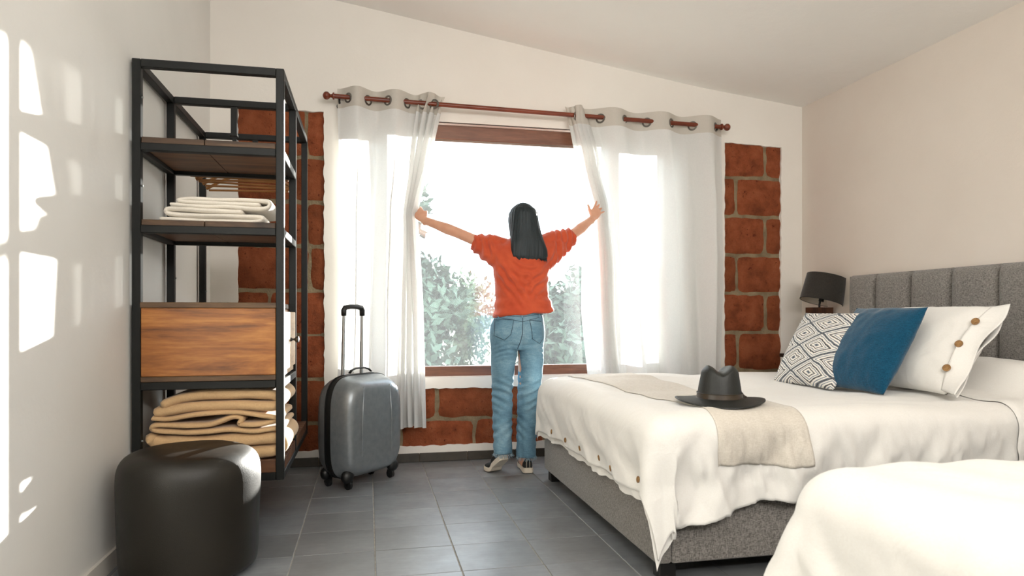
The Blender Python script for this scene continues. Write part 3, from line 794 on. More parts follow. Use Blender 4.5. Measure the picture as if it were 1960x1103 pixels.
# local frame: +x to the right of the front, front face towards -y
SW, SD, SZ0, SZ1 = .245, .130, .044, .618
def suit_mat():
    s = NT('silver_shell'); v = s.coord('Object'); s.color(s.ramp(s.noise(v, 30, 3), [(.3, lin((128, 134, 138))), (.7, lin((140, 146, 150)))]))
    s.set(Metallic=.55); s.rough(.36); s.bump(s.noise(v, 400, 2), .05, .001); return s.m
M['shell'] = suit_mat()
def shell(ya, yb_, bulge):
    """half shell whose face bulges towards -y (sign in bulge)"""
    bm = bmesh.new(); nu, nv = 40, 56
    def f(u, v):
        a, b = u*2-1, v*2-1
        z = lerp(SZ0, SZ1, v)
        wz = SW*(1-.10*max(0, -b)**3-.05*max(0, b)**3)
        # rounded-rectangle distance to the border
        ex = 1-abs(a); ez = 1-abs(b)
        return a, b, wz, z
    V = []
    K = 9
    # cross rings from border to centre : squircle-ish nest
    nr, na = 16, 96
    rings = []
    for i in range(nr+1):
        s = i/nr            # 0 border .. 1 centre
        row = []
        for k in range(na):
            th = 2*PI*k/na; c, s_ = math.cos(th), math.sin(th)
            p = 5.5-3.2*s
            rr_ = (abs(c)**p+abs(s_)**p)**(-1/p)
            q = 1-s
            a, b = rr_*c, rr_*s_
            zz = (SZ0+SZ1)/2+b*q*(SZ1-SZ0)/2
            bb = b*q
            wz = SW*(1-.07*max(0, -bb)**3-.12*max(0, bb)**3)
            xx = a*q*wz
            d = 1-(1-min(1, s/.26))**2.6
            y = lerp(ya, yb_, d)
            # vertical grooves and a raised centre field
            fx = abs(xx)/SW
            gr_ = -.004*math.exp(-((fx-.60)/.035)**2)*sstep(.05, .2, s) + .0035*sstep(.60, .66, 1-fx+.22)*0
            y += bulge*(gr_) + (-bulge)*(-.006)*sstep(.2, .8, s)*0
            row.append(bm.verts.new((xx, y, zz)))
        rings.append(row)
    for i in range(nr):
        for k in range(na):
            bm.faces.new((rings[i][k], rings[i][(k+1) % na], rings[i+1][(k+1) % na], rings[i+1][k]))
    bmesh.ops.remove_doubles(bm, verts=bm.verts, dist=1e-5)
    return bm
mk('front_shell', shell(-.010, -SD, -1), M['shell'], sc_, world=False, sm=60)
mk('back_shell', shell(.022, SD, 1), M['shell'], sc_, world=False, sm=60)
def outline(sx=1.0, pad=0, nn=96):
    out = []
    for k in range(nn):
        th = 2*PI*k/nn; c, s_ = math.cos(th), math.sin(th); rr_ = (abs(c)**5.5+abs(s_)**5.5)**(-1/5.5)
        b = rr_*s_; wz = SW*(1-.07*max(0, -b)**3-.12*max(0, b)**3)
        out.append((rr_*c*(wz+pad), (SZ0+SZ1)/2+b*((SZ1-SZ0)/2+pad)))
    return out
def band(y0_, y1_, pad):
    bm = bmesh.new(); a = outline(pad=pad); r1 = [bm.verts.new((x, y0_, z)) for x, z in a]; r2 = [bm.verts.new((x, y1_, z)) for x, z in a]; n = len(a)
    r0 = [bm.verts.new((x*.97, y0_, (z-.345)*.99+.345)) for x, z in a]; r3 = [bm.verts.new((x*.97, y1_, (z-.345)*.99+.345)) for x, z in a]
    for p, q in ((r0, r1), (r1, r2), (r2, r3)):
        for k in range(n): bm.faces.new((p[k], p[(k+1) % n], q[(k+1) % n], q[k]))
    return bm
mk('zipper_band', band(-.011, .023, -.003), M['rubber'], sc_, world=False, sm=40)
mk('shell_rim', band(-.016, -.010, .0015), M['rubber'], sc_, world=False, sm=40)
mk('shell_rim', band(.022, .028, .0015), M['rubber'], sc_, world=False, sm=40)
for s_ in (-1, 1):                                     # raised ribs on the front
    mk('front_rib', tube(bmesh.new(), [(s_*.118, -SD+.012, .13), (s_*.120, -SD-.001, .20), (s_*.116, -SD-.002, .40), (s_*.104, -SD+.004, .56)], [.003, .0045, .0045, .003], 8), M['shell'], sc_, world=False, sm=True)
for xx in (-1, 1):
    for yy_ in (-1, 1):
        wx, wy = xx*.168, yy_*.078
        hs_ = bmesh.new(); ball(hs_, (xx*.180, yy_*.080, .074), 1, 14, (.040, .030, .038)); 
        mk('corner_guard', hs_, M['rubber'], sc_, world=False, sm=True)
        wb_ = bmesh.new(); tube(wb_, [(wx, wy, .062), (wx, wy, .040)], [.018, .014], 12); box(wb_, (wx-.016, wy-.012, .022), (wx-.012, wy+.014, .050)); box(wb_, (wx+.012, wy-.012, .022), (wx+.016, wy+.014, .050))
        wf = mk('wheel_fork', wb_, M['rubber'], sc_, world=False, sm=40)
        mk('wheel', tube(bmesh.new(), [(wx-.011, wy+.003, .0245), (wx-.008, wy+.003, .0245), (wx+.008, wy+.003, .0245), (wx+.011, wy+.003, .0245)], [.019, .0245, .0245, .019], 20), M['rubber'], wf, world=False, sm=40)
# carry handle and trolley handle
mk('carry_handle', tube(bmesh.new(), [(-.085, .0, .628), (-.070, .002, .642), (-.035, .004, .652), (.035, .004, .652), (.070, .002, .642), (.085, 0, .628)], [(.010, .004), (.010, .005), (.012, .005), (.012, .005), (.010, .005), (.010, .004)], 10), M['rubber'], sc_, world=False, sm=True)
hy = .066
th_ = empty('trolley_handle', (0, 0, 0)); th_.parent = sc_
for s_ in (-1, 1):
    mk('handle_tube', tube(bmesh.new(), [(s_*.074, hy, .60), (s_*.073, hy-.004, .80)], (.0105), 14), M['chrome'], th_, world=False, sm=40)
    mk('handle_tube', tube(bmesh.new(), [(s_*.073, hy-.004, .79), (s_*.072, hy-.008, .965)], (.009), 14), M['chrome'], th_, world=False, sm=40)
gp = [(-.073, hy-.008, .950), (-.073, hy-.008, .982), (-.064, hy-.009, .997), (-.03, hy-.010, 1.003), (.03, hy-.010, 1.003), (.064, hy-.009, .997), (.073, hy-.008, .982), (.073, hy-.008, .950)]
mk('grip', tube(bmesh.new(), gp, [(.015, .015), (.016, .016), (.015, .016), (.014, .018), (.014, .018), (.015, .016), (.016, .016), (.015, .015)], 12), M['rubber'], th_, world=False, sm=True)
# ================================================================== beds
from mathutils.bvhtree import BVHTree
def arc(q, rb, flare):
    """horizontal reach and drop after q metres of cloth over a rounded edge"""
    a = PI/2*.97
    if q < rb*a: return rb*math.sin(q/rb), rb*(1-math.cos(q/rb))
    e = q-rb*a
    return rb*math.sin(a)+e*flare, rb*(1-math.cos(a))+e*math.sqrt(max(0, 1-flare*flare))
class Cover:
    def __init__(s, x0, y0, y1, top, flare=(.04, .05, .08), seed=0, hump=True, rb=.085, ov_foot=.355, ov_near=.375):
        s.rb = rb; s.XF = x0+rb; s.YN = y0+rb; s.YF = y1-rb; s.top = top; s.fl = flare; s.seed = seed; s.hump = hump
        s.of, s.on = ov_foot, ov_near; s.y0, s.y1 = y0, y1
    def P(s, a, b, off=0.0):
        """a, b: flat cloth coordinates (world x, y before draping)"""
        ds = max(0, s.XF-a); dn = max(0, s.YN-b); df = max(0, b-s.YF); dt = max(dn, df); sg = -1 if dn > 0 else 1
        x, y = max(a, s.XF), min(max(b, s.YN), s.YF)
        q = math.hypot(ds, dt); sd = s.seed
        W = s.YF-s.YN; vy = (y-s.YN)/W
        # fullness of the top
        z = s.top+.016*nz((a*1.6, b*1.6, 2+sd))+.006*nz((a*5, b*5, 4+sd))-.012*(1-sstep(0, .35, a-s.XF))*0
        z += .0035*math.sin(30*nz((a*.7, b*1.1, 6+sd)))*sstep(0, .2, x-s.XF+.1)
        if s.hump:
            h = sstep(2.60, 2.76, a)*(1-.35*sstep(2.93, 3.02, a))
            z += .125*h*min(1, sstep(s.YN-.16, s.YN+.16, b)*1)*sstep(s.YF+.16, s.YF-.16, b)
        ox, oy = 0.0, 0.0
        if q > 0:
            cx, cy = -ds/q, sg*dt/q
            phi = abs(math.atan2(dt, ds))/(PI/2)          # 0 foot .. 1 side
            cor = math.sin(phi*PI) if ds > 0 and dt > 0 else 0
            fl = lerp(s.fl[0], s.fl[1], phi)+(s.fl[2]-s.fl[0])*cor
            h_, dz = arc(max(0, q+off*0), s.rb, fl)
            k = sstep(.05, .30, q)
            if phi > .5 or ds == 0:     # side folds run down
                fold = .012*math.sin(a*21+q*5+4*nz((a*3, q*2, 7+sd)))+.030*nz((a*11+q*6, q*3, 1+sd))+.022*nz((a*26-q*10, q*5, 3+sd))+.009*nz((a*55, q*14, 5+sd))
            else:
                fold = .016*nz((b*5, q*7+b*4, 9+sd))+.007*math.sin(b*11+q*18+3*nz((b*4, q*4, 5)))+.008*nz((b*16+q*14, q*9, 4))
            puff = .018*math.sin(min(1, q/.30)*PI)
            if cor: fold = fold*(1-sstep(0, .35, cor))+(.016*math.sin(phi*PI*2+.2)+.010*nz((phi*3, q*4, 6+sd)))*k*sstep(0, .35, cor)
            h_ += fold*k+puff
            x += cx*h_; y += cy*h_; z -= dz
            z += .008*nz((a*12, b*12, 8+sd))*k
        return Vector((x, y, z))
    def N(s, a, b):
        e = .006
        p = s.P(a, b); u = s.P(a+e, b)-p; v = s.P(a, b+e)-p
        n = u.cross(v)
        return n.normalized() if n.length > 1e-9 else Vector((0, 0, 1))
    def S(s, a, b, off): return s.P(a, b)+s.N(a, b)*off
def rbox(a, b, bev, seg=3):
    bm = bx(a, b); bmesh.ops.bevel(bm, geom=bm.edges[:], offset=bev, segments=seg, profile=.5, affect='EDGES'); return bm
def bed_frame(root, y0, y1, headboard=True):
    x0, x1, z0, z1 = 1.005, 3.04, .062, .350
    mk('foot_rail', rbox((x0, y0, z0), (x0+.06, y1, z1), .012), M['upholstery'], root, sm=40)
    mk('side_rail', rbox((x0+.0605, y0+.001, z0), (x1, y0+.055, z1-.002), .008), M['upholstery'], root, sm=40)
    mk('side_rail', rbox((x0+.0605, y1-.055, z0), (x1, y1-.001, z1-.002), .008), M['upholstery'], root, sm=40)
    mk('slat_base', bx((x0+.06, y0+.055, .22), (x1, y1-.055, .25)), M['blackleg'], root)
    mk('mattress', rbox((x0+.075, y0+.06, .251), (x1-.02, y1-.06, .520), .05, 4), M['pillow'], root, sm=50)
    for x in (x0+.02, x1-.12):
        for y in (y0+.02, y1-.08):
            mk('leg', bx((x, y, 0), (x+.065, y+.06, .0615)), M['blackleg'], root, bevel=.004, seg=1)
    if not headboard: return
    n = 6; ya, yb_ = y0-.03, y1+.03; ed = [ya]+[yb_-.23-.278*k for k in (4, 3, 2, 1, 0)]+[yb_]
    mk('headboard_back', bx((x1+.035, ya+.004, .30), (XR-.016, yb_-.004, 1.205)), M['upholstery'], root)
    for i in range(n):
        bm = bmesh.new()
        def f(u, v):
            a, b = u*2-1, v*2-1
            e = (1-abs(a)**4.5)**.5*(1-abs(b)**16)**.5
            dz = .004*nz((i*3+u*2, v*4, 1))
            return Vector((x1+.045-.052*max(0, e)-dz*e, lerp(ed[i]+.001, ed[i+1]-.001, u)+.006*math.sin(v*5+i)*0, lerp(.30, 1.215, v)-.004*(1-e)))
        grid(bm, f, 22, 44)
        bmesh.ops.recalc_face_normals(bm, faces=bm.faces)
        mk('headboard_panel', bm, M['upholstery'], root, sm=True)
    for y in (ya, yb_):
        mk('headboard_edge', tube(bmesh.new(), [(x1+.04, y, .31), (x1+.04, y, 1.205)], .012, 10), M['upholstery'], root, sm=True)

def cover_meshes(root, cv, mat, fmat, x_end=3.0, hemvar=True, nx=190, ny=190):
    def lims(side, t):
        """overhang of the foot hem at across position t and of the side hem at lengthwise position t"""
        if side == 'foot': return cv.of-.020*math.exp(-((t-cv.YN)/.18)**2)+.010*nz((t*6, 2, cv.seed))
        return cv.on+.065*math.exp(-((t-cv.XF)/.20)**2)+.012*nz((t*9, 5, cv.seed))
    def flat(u, v):
        # u along the length (foot to head), v across (near to far)
        b = lerp(cv.YN-1, cv.YF+1, v)
        return b
    def sheet(ext, off, ua=0, ub=1, nxx=nx, nyy=ny, va=0, vb=1):
        bm = bmesh.new()
        def f(i, j):
            u, v = lerp(ua, ub, i), lerp(va, vb, j)
            bb = lerp(cv.YN, cv.YF, min(1, max(0, (v-.2)/.6)))
            of = lims('foot', bb)+ext
            # lengthwise: first quarter is overhang
            a = cv.XF-of*(1-u/.22) if u < .22 else lerp(cv.XF, x_end, (u-.22)/.78)
            on = lims('side', max(a, cv.XF))+ext
            if v < .2: b = cv.YN-on*(1-v/.2)
            elif v > .8: b = cv.YF+(.15+ext)*((v-.8)/.2)
            else: b = lerp(cv.YN, cv.YF, (v-.2)/.6)
            # keep the folded corner from growing past its tip
            return cv.S(a, b, off)
        grid(bm, f, nxx, nyy)
        return bm
    d = mk('duvet', sheet(0, 0), mat, root, sm=True)
    m = d.modifiers.new('t', 'SOLIDIFY'); m.thickness = .012; m.offset = -1
    fl_ = mk('under_flap', sheet(.030, -.014, 0, .20, 44, ny), fmat, d, sm=True)
    return d, lims

bed = thing('bed', 'double bed with grey upholstered base and cream duvet under the hat and cushions', 'bed', (2.0, 3.03, 0))
bed_frame(bed, 2.255, 3.83)
cv1 = Cover(.975, 2.215, 3.86, .602, seed=0)
dv, lims = cover_meshes(bed, cv1, M['duvet'], M['pillow'])
# fold of the sheet over the duvet at the pillow end
fs = bmesh.new()
def ff(u, v):
    a = lerp(2.505+.010*nz((v*5, 1, 1)), 2.995, u); b = lerp(cv1.YN-.31-.02*u, cv1.YF+.25, v)
    e = min(1, u/.06)
    return cv1.S(a, b, .004+.010*math.sin(e*PI/2)+.004*nz((a*9, b*9, 3)))
grid(fs, ff, 40, 150); o = mk('turned_sheet', fs, M['duvet'], bed, sm=True)
# coconut buttons along the foot hem
def button(parent, p, n, r=.0125):
    q = n.to_track_quat('Z', 'Y').to_matrix().to_4x4()
    bm = lathe(bmesh.new(), [(.0005, .0035), (r*.6, .0028), (r*.78, .0042), (r, .003), (r, .0), (.0005, 0)], 16, Matrix.Translation(p) @ q, cap=False)
    return mk('button', bm, M['button'], parent, sm=40)
for yb_ in (3.52, 3.27, 3.03, 2.80, 2.58, 2.36):
    a = cv1.XF-(lims('foot', yb_)-.035); n = cv1.N(a, yb_)
    button(bed, cv1.S(a, yb_, .001), n)

bed2 = thing('bed', 'second bed in the right foreground with a smooth white duvet, cut by the frame', 'bed', (2.0, .66, 0))
bed_frame(bed2, -.135, 1.425)
cv2 = Cover(.975, -.17, 1.46, .605, flare=(.24, .09, .56), seed=11, hump=True, rb=.12, ov_foot=.40, ov_near=.38)
cover_meshes(bed2, cv2, M['duvet'], M['pillow'], nx=130, ny=150)

# bed runner
rn = bmesh.new()
def rf(u, v):
    a = lerp(lerp(1.215, 1.135, v), lerp(1.575, 1.515, v), u)+.005*nz((v*6, 2, 4)); b = lerp(cv1.YN-.245, cv1.YF+.24, v)
    e = 1 if .02 < u < .98 and .012 < v < .99 else .3
    return cv1.S(a, b, .0035+.002*e+.0015*nz((a*20, b*14, 2)))
grid(rn, rf, 50, 190)
o = mk('bed_runner', rn, M['runner'], None, sm=True); tag(o, 'narrow beige linen runner laid across the bed under the hat, hanging over its side', 'bed runner')
m = o.modifiers.new('t', 'SOLIDIFY'); m.thickness = .002; m.offset = -1

# ---- pillows and cushions
def pillow_pt(a, b, W, H, T, side, seed, pinch=.07, pw_=2.4, wr=.004, slump=0):
    x = W/2*a*(1-pinch*(1-b*b)); z = H/2*b*(1-pinch*(1-a*a)*.8)
    e = max(0, 1-abs(a)**pw_)*max(0, 1-abs(b)**pw_)
    y = side*(T/2*e**.55)
    if slump: y *= (1-.25*slump*b)
    c = (1-e)
    y += wr*e**.5*(nz((x*9, z*9, seed))*1.4+nz((x*26, z*20, seed+3))*.35)+.006*c*nz((x*30, z*30, seed+8))*e**.3*side
    return Vector((x, y, z))
def frame_mat(center, right, up):
    r = Vector(right).normalized(); u = Vector(up); u = (u-r*u.dot(r)).normalized(); n = u.cross(r).normalized()   # n = back of the pillow
    m = Matrix((r, n, u)).transposed().to_4x4(); m.translation = Vector(center); return m
def pillow(name, label, cat, W, H, T, center, right, up, mat, seed, n=44, group=None, flange=0, **kw):
    m = frame_mat(center, right, up)
    bm = bmesh.new(); uvl = bm.loops.layers.uv.verify()
    sides = []
    for side in (-1, 1):
        V = [[bm.verts.new(m @ pillow_pt(i/n*2-1, j/n*2-1, W, H, T, side, seed+(0 if side < 0 else 20), **kw)) for j in range(n+1)] for i in range(n+1)]
        for i in range(n):
            for j in range(n):
                f = bm.faces.new((V[i][j], V[i+1][j], V[i+1][j+1], V[i][j+1]))
                for l, (p, q) in zip(f.loops, ((i, j), (i+1, j), (i+1, j+1), (i, j+1))): l[uvl].uv = (p/n, q/n)
        sides.append(V)
    bmesh.ops.remove_doubles(bm, verts=bm.verts, dist=.0006)
    t = thing(name, label, cat, center, 0, group)
    o = mk('pillow_body', bm, mat, t, sm=True)
    return t, m
def diamond_mat():
    s = NT('diamond_weave'); v = s.n('UVMap').outputs[0]
    sx = s.n('SeparateXYZ'); s.l(v, sx.inputs[0])
    nzv = s.noise(s.coord('UV', (6, 6, 6)), 1, 2)
    jit = s.math('MULTIPLY', s.math('SUBTRACT', nzv, .5), .05)
    u = s.math('ADD', s.math('MULTIPLY', s.math('ADD', sx.outputs[0], jit), 1.62), .44); w_ = s.math('ADD', s.math('MULTIPLY', s.math('ADD', sx.outputs[1], jit), 3.0), .13)
    pu = s.math('MULTIPLY', s.math('PINGPONG', u, .5), 2); pv = s.math('MULTIPLY', s.math('PINGPONG', s.math('ADD', w_, .0), .5), 2)
    d = s.math('ADD', pu, pv)                    # 0..2 : both lattices of diamonds
    dd = s.math('PINGPONG', d, 1.0)              # 0 centre of a diamond, 1 at its border
    W_, G, K = lin((232, 227, 218)), lin((112, 124, 138)), lin((34, 40, 50))
    cr = s.n('ValToRGB'); cr.color_ramp.interpolation = 'CONSTANT'; e = cr.color_ramp.elements
    st_ = [(0, K), (.07, G), (.13, W_), (.26, K), (.33, W_), (.44, G), (.50, W_), (.57, K), (.66, W_), (.77, G), (.83, W_), (.91, G), (.95, K)]
    while len(e) < len(st_): e.new(.5)
    for i, (p, c) in enumerate(st_): e[i].position = p; e[i].color = (*c, 1)
    s.l(dd, cr.inputs[0])
    thr = s.noise(s.coord('UV', (260, 40, 1)), 1, 2)
    c = s.mix(s.ramp(thr, [(.45, (0, 0, 0)), (.7, (.35, .35, .35))]), cr.outputs[0], W_)
    s.color(c); s.rough(.9); s.bump(thr, .5, .002); return s.m
M['diamond'] = diamond_mat()
WP = dict(pinch=.04, pw_=2.6, wr=.006)
pL, mL = pillow('pillow', 'white pillow mostly hidden behind the diamond-patterned cushion', 'pillow', .60, .43, .15, (2.56, 3.34, .790), (.03, -.64, .01), (.26, .05, .36), M['pillow'], 3, **WP)
pR, mR = pillow('pillow', 'white pillow with three coconut buttons at its end, right of the blue cushion', 'pillow', .64, .455, .17, (2.525, 2.725, .805), (-.03, -.64, 0), (.25, .04, .36), M['pillow'], 6, **WP)
# flange with two layers and the buttons
for (dy, s2, ln) in ((-.010, 1, .085), (.012, 2, .070)):
    fb = bmesh.new()
    def ffn(u, v):
        a = lerp(.29, .29+ln, u)+.010*math.sin(v*9+s2)*u-.012*u*(1-(2*v-1)**2); b = lerp(-.5, .5, v)*.455*(1+.02*u-.06*(1-u))
        return mR @ Vector((a, dy-.012*math.sin(v*11+s2*1.3)*u-.045*(1-u)**2*(1-(2*v-1)**2)*(1 if dy < 0 else -1), b))
    grid(fb, ffn, 12, 40); o = mk('flange', fb, M['pillow'], pR, sm=True)
    md = o.modifiers.new('t', 'SOLIDIFY'); md.thickness = .004; md.offset = 0
for b_, a_ in ((.115, .300), (-.005, .292), (-.125, .298)):
    p = mR @ Vector((a_, -.062+.030*(a_-.28)/.04, b_)); n = (mR.to_3x3() @ Vector((.45, -1, 0))).normalized(); button(pR, p, n, .0165)
pillow('cushion', 'square cushion woven in black and white nested diamonds', 'cushion', .42, .43, .15, (2.245, 3.055, .782), (.05, -.41, 0), (.19, .15, .355), M['diamond'], 9, pinch=.05, wr=.004)
pillow('cushion', 'square deep blue cushion leaning in front of the white pillows', 'cushion', .43, .455, .17, (2.315, 2.785, .797), (.02, -.44, 0), (.235, .12, .385), M['blue'], 14, pinch=.045, pw_=2.2, wr=.008)

# ---- hat
M['hat'] = simple('black_leather', (20, 22, 21), (30, 32, 29), .5, 20, .25, 160)
M['hat2'] = simple('brown_leather_band', (44, 34, 24), (60, 48, 34), .35, 30, .1, 100)
hc = Vector((1.335, 2.41, 0)); hc.z = cv1.P(hc.x, hc.y).z+.013
hat = thing('hat', 'black leather fedora with a thin band resting on the near bed', 'hat', hc, R(-20))
bm = bmesh.new()
def brim(u, v):
    th = 2*PI*u; r = lerp(.078, 1, v)
    rx_, ry_ = lerp(.080, .168, v), lerp(.092, .172, v)
    x, y = rx_*math.cos(th), ry_*math.sin(th)
    z = .010+.010*v*v*math.cos(2*th)-.008*v+.004*(1-v)
    return Vector((x, y, z))
V = grid(bm, brim, 72, 12); bmesh.ops.remove_doubles(bm, verts=bm.verts, dist=1e-5)
o = mk('brim', bm, M['hat'], hat, world=False, sm=True); md = o.modifiers.new('t', 'SOLIDIFY'); md.thickness = .0035
bm = bmesh.new()
def crown(u, v):
    th = 2*PI*u; c, s_ = math.cos(th), math.sin(th)
    if v < .62:
        t = v/.62; k = 1-.13*t-.03*t*t; z = .008+.105*t
    else:
        t = (v-.62)/.38; k = .84*math.cos(t*PI/2)**.6; z = .113+.030*math.sin(t*PI/2)
    x, y = .085*k*c, .094*k*s_
    top = sstep(.06, .13, z)
    z *= .93; z -= .022*math.exp(-(x/.026)**2)*sstep(.08, .125, z)*(1-.3*sstep(.02, .09, -y))
    z += .008*math.exp(-((abs(x)-.045)/.018)**2)*top
    # side dents near the front
    dent = .020*math.exp(-((y-.048)/.030)**2)*math.exp(-((z-.105)/.028)**2)
    x -= math.copysign(dent, x)*min(1, abs(x)/.03)
    return Vector((x, y, z))
grid(bm, crown, 96, 60); bmesh.ops.remove_doubles(bm, verts=bm.verts, dist=1e-5)
mk('crown', bm, M['hat'], hat, world=False, sm=True)
def bandf(z, dr): return [((.0855+dr)*(1-.13*(z-.008)/.105)*math.cos(a), (.0945+dr)*(1-.13*(z-.008)/.105)*math.sin(a), z) for a in [2*PI*k/64 for k in range(65)]]
bm = bmesh.new()
grid(bm, lambda u, v: Vector(bandf(lerp(.012, .032, v), .0018)[int(round(u*64))]), 64, 3)
mk('band', bm, M['hat2'], hat, world=False, sm=True)
for z in (.012, .032): mk('band_cord', tube(bmesh.new(), bandf(z, .0028), .0015, 6, caps=False), M['hat2'], hat, world=False, sm=True)
kb = bmesh.new(); a = R(12)
kx, ky = .086*math.cos(a), .098*math.sin(a)
ball(kb, (kx, ky, .024), .010, 10, (1, .7, 1)); tube(kb, [(kx, ky, .024), (kx+.020, ky-.006, .014)], [.005, .003], 6); tube(kb, [(kx, ky, .026), (kx+.014, ky+.016, .018)], [.005, .003], 6)
mk('band_knot', kb, M['hat2'], hat, world=False, sm=True)

# ---- nightstand and lamp in the corner
ns = thing('nightstand', 'dark wooden nightstand in the corner behind the bed', 'nightstand', (2.95, 4.08, 0))
mk('top', bx((2.80, 3.925, .665), (3.112, 4.235, .690)), M['stand'], ns, bevel=.003, seg=1)
mk('body', bx((2.82, 3.94, .20), (3.108, 4.22, .6645)), M['stand'], ns, bevel=.002, seg=1)
for z in (.215, .44): 
    d = mk('drawer', bx((2.807, 3.952, z), (2.8195, 4.208, z+.21)), M['stand'], ns, bevel=.002, seg=1)
    mk('knob', lathe(bmesh.new(), [(.001, 0), (.006, 0), (.006, .008), (.013, .014), (.012, .022), (.001, .024)], 14, Matrix.Translation((2.807, 4.08, z+.105)) @ Matrix.Rotation(-PI/2, 4, 'Y'), cap=False), M['rubber'], d, sm=50)
for x in (2.83, 3.05):
    for y in (3.955, 4.17): mk('leg', bx((x, y, 0), (x+.04, y+.04, .1995)), M['stand'], ns)
lc = at(1577, 554.5, 4.09)
lamp = thing('table_lamp', 'table lamp with a tilted dark drum shade on the corner nightstand', 'lamp', (lc.x-.03, 4.09, .6905))
lx = lc.x-.035
bm = bmesh.new()
box(bm, (lx-.078, 4.05, .6905), (lx+.078, 4.13, .725)); box(bm, (lx-.078, 4.05, .960), (lx+.078, 4.13, 1.008)); box(bm, (lx-.078, 4.05, .725), (lx-.036, 4.13, .960)); box(bm, (lx+.036, 4.05, .725), (lx+.078, 4.13, .960))
mk('base', bm, M['lampwood'], lamp)
ax = Vector((math.sin(R(15)), 0, math.cos(R(15))))
mk('stem', tube(bmesh.new(), [(lx, 4.09, 1.008), (lx, 4.09, 1.025), (lx+.006, 4.09, 1.05), tuple(lc-ax*.02)], .007, 10), M['metal'], lamp, sm=40)
mk('socket', tube(bmesh.new(), [tuple(lc-ax*.085), tuple(lc-ax*.035)], .017, 12), M['metal'], lamp, sm=40)
q = ax.to_track_quat('Z', 'Y').to_matrix().to_4x4(); q.translation = lc
sh = mk('shade', lathe(bmesh.new(), [(.137, -.089), (.129, .089)], 56, q, cap=False), M['shade'], lamp, sm=True)
mk('shade_lining', lathe(bmesh.new(), [(.1345, -.088), (.1265, .088)], 56, q, cap=False), M['shade_in'], lamp, sm=True)
for zz, rr_ in ((-.089, .136), (.089, .128)):
    mk('shade_ring', tube(bmesh.new(), [q @ Vector((rr_*math.cos(a), rr_*math.sin(a), zz)) for a in [2*PI*k/48 for k in range(49)]], .002, 6, caps=False), M['metal'], lamp, sm=True)
sp = bmesh.new()
for a in (0, 2.09, 4.19): tube(sp, [q @ Vector((0, 0, .03)), q @ Vector((.126*math.cos(a), .126*math.sin(a), .084))], .002, 6)
mk('shade_spider', sp, M['metal'], lamp)
mk('bulb', ball(bmesh.new(), tuple(lc+ax*.0), .028, 16, (1, 1, 1.25)), M['shade_in'], lamp, sm=True)
# ================================================================== person
M['skin'] = simple('skin', (206, 150, 122), (214, 162, 134), .5, 20)
M['skin'].node_tree.nodes['Principled BSDF'].inputs['Subsurface Weight'].default_value = .15
M['skin'].node_tree.nodes['Principled BSDF'].inputs['Subsurface Radius'].default_value = (.02, .008, .004)
def hairmat():
    s = NT('black_hair'); v = s.coord('Object', (240, 240, 5)); n = s.noise(v, 1, 4, .6)
    s.color(s.ramp(n, [(.35, lin((8, 18, 22))), (.7, lin((20, 38, 44)))])); s.rough(.58); s.bump(n, .5, .002); return s.m
M['hair'] = hairmat()
def shirtmat():
    s = NT('rust_jersey'); v = s.coord('Object'); n = s.noise(s.coord('Object', (60, 60, 500)), 1, 3)
    s.color(s.ramp(s.noise(v, 10, 4), [(.3, lin((184, 68, 34))), (.7, lin((202, 84, 46)))])); s.rough(.85)
    s.set(Sheen_Weight=.2); s.bump(n, .2, .0015); return s.m
M['shirt'] = shirtmat()
def denim():
    s = NT('washed_denim'); v = s.coord('Object'); big = s.noise(v, 7, 5, .6); n = s.noise(s.coord('Object', (500, 500, 90)), 1, 3); m_ = s.noise(s.coord('Object', (30, 30, 160)), 1, 3)
    f = s.math('ADD', s.math('MULTIPLY', big, .55), s.math('ADD', s.math('MULTIPLY', n, .25), s.math('MULTIPLY', m_, .2)))
    s.color(s.ramp(f, [(.35, lin((72, 106, 128))), (.52, lin((104, 142, 162))), (.68, lin((146, 176, 190)))])); s.rough(.85); s.bump(n, .4, .0015); return s.m
M['denim'] = denim()
M['stitch'] = simple('dark_stitching', (44, 62, 78), None, .8)
M['shoe'] = simple('black_knit', (18, 18, 18), (32, 32, 32), .8, 60, .3, 200)
M['sole'] = simple('cream_sole', (206, 194, 176), (216, 206, 190), .6, 20)
per = thing('person', 'woman in rust t-shirt and light jeans with her back turned, holding the curtains apart', 'person', (.89, 4.06, 0))
Lsh, Lel, Lwr = Vector((.785, 4.08, 1.350)), at(874, 445, 4.19), at(812, 421.5, 4.275)
Rsh, Rel, Rwr = Vector((1.082, 4.08, 1.360)), at(1102, 445, 4.20), at(1134, 419, 4.275)
def loft(bm, st_, n=24):
    """stations: (z, cx, cy, rx, ry) stacked upwards"""
    rings = []
    for (z, cx, cy, rx, ry) in st_:
        rings.append([bm.verts.new((cx+rx*math.copysign(abs(math.cos(a))**.85, math.cos(a)), cy+ry*math.copysign(abs(math.sin(a))**.85, math.sin(a)), z)) for a in [2*PI*k/n for k in range(n)]])
    for i in range(len(rings)-1):
        for k in range(n): bm.faces.new((rings[i][k], rings[i][(k+1) % n], rings[i+1][(k+1) % n], rings[i+1][k]))
    bm.faces.new(rings[0][::-1]); bm.faces.new(rings[-1])
